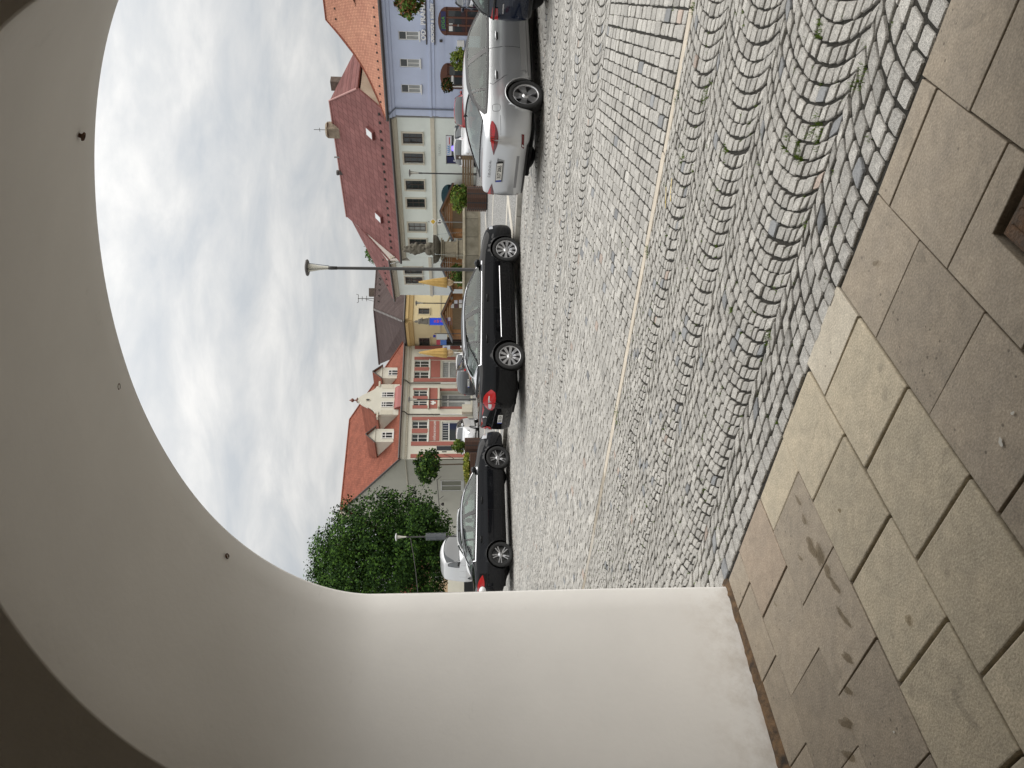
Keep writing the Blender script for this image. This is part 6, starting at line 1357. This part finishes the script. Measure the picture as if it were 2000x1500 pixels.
# closed parasols
CLOTH = mat('parasol_cloth', (.62, .41, .14), .85, c2=(.52, .33, .10), vs=5, bump=.2, bs=8)
def parasol(label, x, y, h=3.6):
    p = thing('closed_parasol', label, 'parasol', (x, y, G), 0, 'closed parasols'); rr_ = random.Random(int(x * 10)); ph = rr_.uniform(0, 6)
    m = MB(); m.smooth = True; prof = [(.02, h), (.05, h - .06), (.13, h - .5), (.14, h - .6), (.20, h - .95), (.26, h - 1.45), (.29, h - 1.72), (.24, h - 1.74), (.12, h - 1.72)]
    m.lathe(prof, 40, cap=False, mod=lambda t, z: 1 + (.20 * min(1, (h - z) / .8)) * math.sin(8 * t + ph) + .05 * math.sin(3 * t)); obj('folded_cloth', m, CLOTH, p)
    m = MB(); m.smooth = True; m.lathe([(.15, h - 1.7), (.19, h - 1.85), (.13, h - 2.05), (.06, h - 2.12)], 24, cap=False, mod=lambda t, z: 1 + .3 * math.sin(5 * t + ph)); obj('cloth_tail', m, mat('parasol_tail', (.60, .44, .27), .85), p)
    m = MB(); m.lathe([(.035, .1), (.035, h - 1.2)], 10); obj('pole', m, WHITE, p)
    m = MB(); m.lathe([(.3, 0), (.3, .08), (.05, .12), (.05, .4)], 16, cap=False); obj('base', m, WHITE, p)
parasol('closed golden parasol in front of the green corner house', 6.2, 47.0); parasol('closed golden parasol in front of the tourist office right end', 1.93, 47.5)

# planters and plants
LEAF = lambda n, c: mat(n, c, .75, var=.45, vs=14, spec=.12)
L1, L2_, L3_ = LEAF('leaf_mid', (.075, .13, .022)), LEAF('leaf_yellow', (.16, .19, .03)), LEAF('leaf_dark', (.016, .040, .008)); BARK = mat('bark', (.10, .075, .05), .9, var=.3, vs=12, bump=.5, bs=30)
L_TIP = LEAF('leaf_light', (.055, .115, .017)); L_RED = LEAF('leaf_russet', (.17, .08, .03))
def leaves(mb, c, rad, n, size, seed, clumps=0, shell=.55, mats=(0,), up=.3, jag=.25):
    q = random.Random(seed); cl = []
    for _ in range(clumps):
        while True:
            p = Vector((q.uniform(-1, 1), q.uniform(-1, 1), q.uniform(-1, 1)))
            if shell < p.length < 1: break
        cl.append((p, q.uniform(.10, .24)))
    for _ in range(n):
        if cl:
            p0, r0 = q.choice(cl); p = p0 + Vector((q.gauss(0, 1), q.gauss(0, 1), q.gauss(0, 1))) * r0 * .5
            if p.length > 1.06: p = p.normalized() * q.uniform(.9, 1.06)
        else:
            p = Vector((q.gauss(0, 1), q.gauss(0, 1), q.gauss(0, 1))).normalized() * (q.uniform(0.2, 1) ** .5) * (1 + q.uniform(-jag, jag))
        P = Vector((c[0] + p.x * rad[0], c[1] + p.y * rad[1], c[2] + p.z * rad[2]))
        d = (p.normalized() + Vector((q.uniform(-1, 1), q.uniform(-1, 1), q.uniform(-1, 1) + up)) * 1.1).normalized(); s = d.orthogonal().normalized(); s.rotate(Matrix.Rotation(q.uniform(0, 6.28), 3, d)); l_ = size * q.uniform(.6, 1.3); w_ = l_ * .34
        f = d.cross(s).normalized(); mb.cur = q.choice(mats)
        mb.add([tuple(P), tuple(P + f * l_ * .5 + s * w_), tuple(P + f * l_ + d * l_ * .12), tuple(P + f * l_ * .5 - s * w_)], [(0, 1, 2, 3)])
BOXW = mat('planter_wood', (.075, .032, .016), .7, c2=(.05, .022, .012), vs=5, stretch=(1, 1, 6), bump=.2)
def planter(label, x, y, w, h, bush, seed, lm, rz=0.2, low=False):
    p = thing('planter', label, 'planter', (x, y, G), rz, 'timber planters with shrubs'); n = 10 if not low else 6; R_ = w / 2 / math.cos(math.pi / 8)
    for k in range(n):
        z0, z1 = .06 + (h - .06) * k / n, .06 + (h - .06) * (k + 1) / n - .018; m = MB()
        if low: m.b2(-w / 2, w / 2, -.4, .4, z0, z1)
        else: m.lathe([(R_, z0), (R_, z1)], 8)
        o = obj('slat', m, BOXW, p)
        if not low: o.rotation_euler = (0, 0, math.pi / 8)
    m = MB()
    if low: m.b2(-w / 2 + .03, w / 2 - .03, -.37, .37, 0, h - .03)
    else: m.lathe([(R_ - .03, 0), (R_ - .03, h - .03)], 8)
    obj('liner', m, BLACKP, p)
    m = MB(); leaves(m, (0, 0, h + bush[2] * .75), bush, int(3400 * bush[0]), .10, seed, 60, .1, (0, 0, 1), .5); obj('shrub', m, lm, p)
    m = MB()
    for k in range(5): a = k * 1.257; m.tube([(0, 0, h - .1), (.2 * math.cos(a), .2 * math.sin(a), h + bush[2] * .6), (.4 * math.cos(a), .4 * math.sin(a), h + bush[2] * 1.1)], [.02, .015, .008], 5)
    obj('stems', m, BARK, p); return p
planter('octagonal timber planter with round green shrub by the silver car boot', 8.2, 34.0, 1.02, .92, (.62, .62, .42), 1, [L1, L2_]); planter('octagonal timber planter with shrub below the tourist office sign', -3.45, 42.5, .93, .88, (.42, .42, .40), 2, [L1, L2_])
planter('timber planter with shrub behind the lamp post', 7.3, 52.0, 1.0, .8, (.8, .8, .55), 3, [L1, L3_]); planter('timber planter with bushy shrub in front of the blue store', 16.2, 38.3, 1.0, .9, (.55, .55, .42), 4, [L2_, L1])
pl = planter('long low slatted planter with yellow flowering plants behind graphite saloon', -4.55, 41.0, 1.75, .62, (.85, .4, .2), 5, [L2_, mat('yellow_leaf', (.34, .30, .04), .6)], .05, True)
def standard_tree(label, x, y, trunk_h, rad, seed, lm, n=2600, size=.15, lean=0):
    t = thing('standard_tree', label, 'tree', (x, y, G), 0, 'small clipped trees'); m = MB(); m.tube([(0, 0, 0), (.03 + lean * .3, 0, trunk_h * .5), (lean, .02, trunk_h), (lean, 0, trunk_h + rad[2])], [.045, .04, .035, .01], 7)
    for k in range(6): a = k * 1.05; m.tube([(lean, 0, trunk_h), (lean + rad[0] * .5 * math.cos(a), rad[1] * .5 * math.sin(a), trunk_h + rad[2] * .8)], [.02, .008], 5)
    obj('trunk', m, BARK, t); m = MB(); leaves(m, (lean, 0, trunk_h + rad[2] * .8), rad, n, size, seed, 80, .05, (0, 0, 1), .4); obj('crown', m, lm, t); return t
ta = standard_tree('small clipped tree with round crown in front of the side gable', -4.35, 41.5, 2.35, (.95, .95, .72), 9, [L3_, L1], 3000); m = MB(); m.tube([(.3, .1, .3), (.28, .1, 2.2)], .03, 6); m.tube([(.28, .1, 1.4), (.45, .1, 1.7), (.55, .1, 2.0)], .015, 5); obj('stake', m, BARK, ta)
standard_tree('russet leaved small tree in front of the blue store lettering', 16.6, 33.2, 2.95, (.85, .85, .62), 10, [L1, L_RED], 2600); standard_tree('little bay tree beside the blue store side door', 16.9, 43.6, 1.55, (.4, .4, .34), 11, [L3_, L_RED], 900, .11)
bt = thing('big_tree', 'big dark leafy tree at the left end of the square', 'tree', (-13.0, 58.5, -.05), 0)
m = MB(); m.tube([(0, 0, 0), (.1, 0, 1.6), (0, .1, 4), (.1, 0, 7), (0, 0, 10)], [.34, .28, .24, .16, .05], 9)
qb = random.Random(3); limbs = []
for k in range(14):
    a = k * 2.4; z = 1.8 + k * .5; l_ = qb.uniform(2.2, 4.0); m.tube([(0, 0, z), (l_ * .5 * math.cos(a), l_ * .5 * math.sin(a), z + l_ * .45), (l_ * math.cos(a), l_ * math.sin(a), z + l_ * .75)], [.11, .07, .025], 6)
obj('trunk', m, BARK, bt)
m = MB(); m.t = 1
leaves(m, (0, 0, 7.0), (5.0, 5.0, 5.0), 34000, .21, 21, 620, .2, (0, 0, 1), .4); leaves(m, (-.6, 0, 9.6), (3.8, 4.2, 3.0), 11000, .20, 22, 220, .3, (0, 1, 1), .5); leaves(m, (.8, -1, 4.2), (4.6, 4.2, 2.6), 11000, .20, 23, 220, .25, (0, 0, 1), .3)
leaves(m, (-2.0, 0, 10.8), (2.2, 2.4, 1.9), 4500, .19, 24, 80, .25, (0, 1, 1), .5)
cr_ = obj('crown', m, [L3_, L_TIP], bt)
t2 = thing('roof_tree', 'tree crown peeking above the maroon roof', 'tree', (13.2, 76, G), 0); m = MB(); m.tube([(0, 0, 0), (0, 0, 9)], [.25, .08], 7); obj('trunk', m, BARK, t2); m = MB(); leaves(m, (0, 0, 8.3), (1.9, 1.9, 1.7), 2600, .24, 31, 70, .2, (0, 1)); obj('crown', m, [L1, L_TIP], t2)

# small street furniture
sp2 = thing('saint_statue', 'grey saint statue on a blue lit pedestal before the yellow house', 'statue', (5.02, 62.0, G), 0)
m = MB(); m.b2(-.27, .27, -.27, .27, 0, 3.35); pb = obj('pedestal', m, mat('blue_banner', (.012, .05, .42), .5, emit=(.01, .06, .6, .35)), sp2)
m = MB(); m.b2(-.3, .3, -.3, .3, 3.36, 3.46); obj('cap', m, ZINC, sp2)
m = MB()
for z_, h_, w_ in ((2.95, .16, .2), (2.7, .2, .24), (2.42, .18, .16), (2.15, .2, .22), (1.85, .12, .18)): m.box((0.0, -.278, z_), (w_, .012, h_), ry=.15)
obj('banner_print', m, mat('pink_print', (.55, .12, .42), .5, var=.4, vs=9), pb)
m = MB(); m.smooth = True; m.lathe([(.22, 3.46), (.25, 3.6), (.2, 3.9), (.17, 4.1), (.21, 4.25), (.08, 4.32), (.1, 4.42), (.09, 4.52), (.01, 4.6)], 14, cap=False, mod=lambda t, z: 1 + .12 * math.sin(5 * t + z * 4)); m.tube([(.15, -.1, 4.15), (.25, -.2, 3.95), (.05, -.25, 3.95)], .05, 6); obj('figure', m, mat('statue_grey', (.20, .18, .15), .9, var=.2, vs=6), sp2)
sg = thing('sign_cluster', 'cluster of blue and red information boards on posts', 'sign', (2.95, 52.0, G), R(5))
for x, z1 in ((-.35, 2.9), (.45, 2.75)):
    m = MB(); m.tube([(x, 0, 0), (x, 0, z1)], .03, 6); obj('post', m, GUTTER, sg)
for (x0, x1, z0, z1, nm, c) in ((-.32, .02, 1.95, 2.35, 'board', (.05, .12, .34)), (-.32, .02, 2.37, 2.62, 'board', (.30, .03, .05)), (.05, .42, 1.9, 2.62, 'board', (.42, .44, .44)), (-.72, -.36, 1.7, 2.2, 'board', (.5, .53, .57)), (.18, .36, 2.66, 2.84, 'board', (.02, .03, .22))):
    m = MB(); m.b2(x0, x1, -.05, -.035, z0, z1); obj(nm, m, mat('board_%d' % int(c[0] * 1000 + c[2] * 100), c, .5), sg)
m = MB(); m.lathe([(.01, -.06), (.1, -.06), (.1, -.05)], 16, (-.54, 0, 2.0), 'y'); obj('board_disc', m, PLATE_B, sg)
rs_ = thing('road_sign', 'priority road sign with plate on a thin post by the green house', 'road sign', (10.4, 49.5, G), 0)
m = MB(); m.tube([(0, 0, 0), (0, 0, 3.1)], .03, 6); obj('post', m, ZINC, rs_); m = MB(); m.box((0, -.04, 2.78), (.32, .02, .32), ry=R(45)); dsg = obj('sign_plate', m, WHITE, rs_); m = MB(); m.box((0, -.055, 2.78), (.22, .012, .22), ry=R(45)); obj('sign_face', m, mat('sign_yellow', (.62, .40, .05), .5), dsg); m = MB(); m.b2(-.18, .18, -.05, -.035, 2.25, 2.5); obj('sub_plate', m, WHITE, rs_); m = MB(); m.b2(-.1, -.02, -.056, -.051, 2.28, 2.46); m.b2(.03, .11, -.056, -.051, 2.3, 2.4); obj('sub_plate_mark', m, INK, rs_)
nb_ = thing('notice_panel', 'tall dark notice panel on a pole before the tourist office', 'sign', (-4.85, 58.0, -.05), R(20)); m = MB(); m.tube([(0, 0, 0), (0, 0, 2.9)], .03, 6); obj('post', m, GUTTER, nb_); m = MB(); m.b2(-.17, .17, -.06, -.02, 1.72, 2.9); obj('panel', m, mat('panel_dark', (.03, .034, .04), .35), nb_); m = MB(); m.b2(-.3, -.22, -.04, 0, 2.15, 2.5); obj('side_flag', m, GUTTER, nb_)
bn = thing('bench', 'dark slatted bench before the pale green house', 'bench', (11.0, 41.0, G), R(-20))
for k in range(4): m = MB(); m.b2(-1.1, 1.1, .16, .2, .52 + k * .13, .63 + k * .13); obj('back_slat', m, PLANK_D, bn)
for k in range(3): m = MB(); m.b2(-1.1, 1.1, -.3 + k * .15, -.17 + k * .15, .44, .48); obj('seat_slat', m, PLANK_D, bn)
for x in (-.95, .95):
    m = MB(); m.tube([(x, -.25, 0), (x, -.25, .45)], .03, 6); m.tube([(x, .2, 0), (x, .22, 1.05)], .03, 6); m.tube([(x, -.25, .43), (x, .2, .43)], .03, 6); obj('leg', m, GUTTER, bn)
bx = thing('info_post', 'brown timber information post by the shop window', 'post', (12.25, 41.6, G), R(-20)); m = MB(); m.b2(-.11, .11, -.11, .11, 0, 1.35); obj('post', m, mat('post_brown', (.09, .065, .05), .8), bx); m = MB(); m.lathe([(.04, -.12), (.05, -.112)], 12, (0, 0, 1.15), 'y'); obj('badge', m, WHITE, bx)
cb = thing('crate_stack', 'stacked crates and boxes under the big tree', 'crates', (-17.2, 60.5, -.05), 0)
for k, (x, z, w_, h_, c) in enumerate([(0, .35, 1.2, .7, (.25, .23, .2)), (.2, .95, .9, .5, (.5, .5, .48)), (1.3, .4, 1.0, .8, (.05, .05, .05)), (-1.3, .3, 1.1, .6, (.42, .40, .36)), (-1.2, .85, .7, .5, (.08, .07, .06))]):
    m = MB(); m.box((x, 0, z), (w_, .8, h_)); m.box((x, -.42, z), (w_ * .8, .04, .08)); obj('crate', m, mat('crate_%d' % k, c, .7), cb)
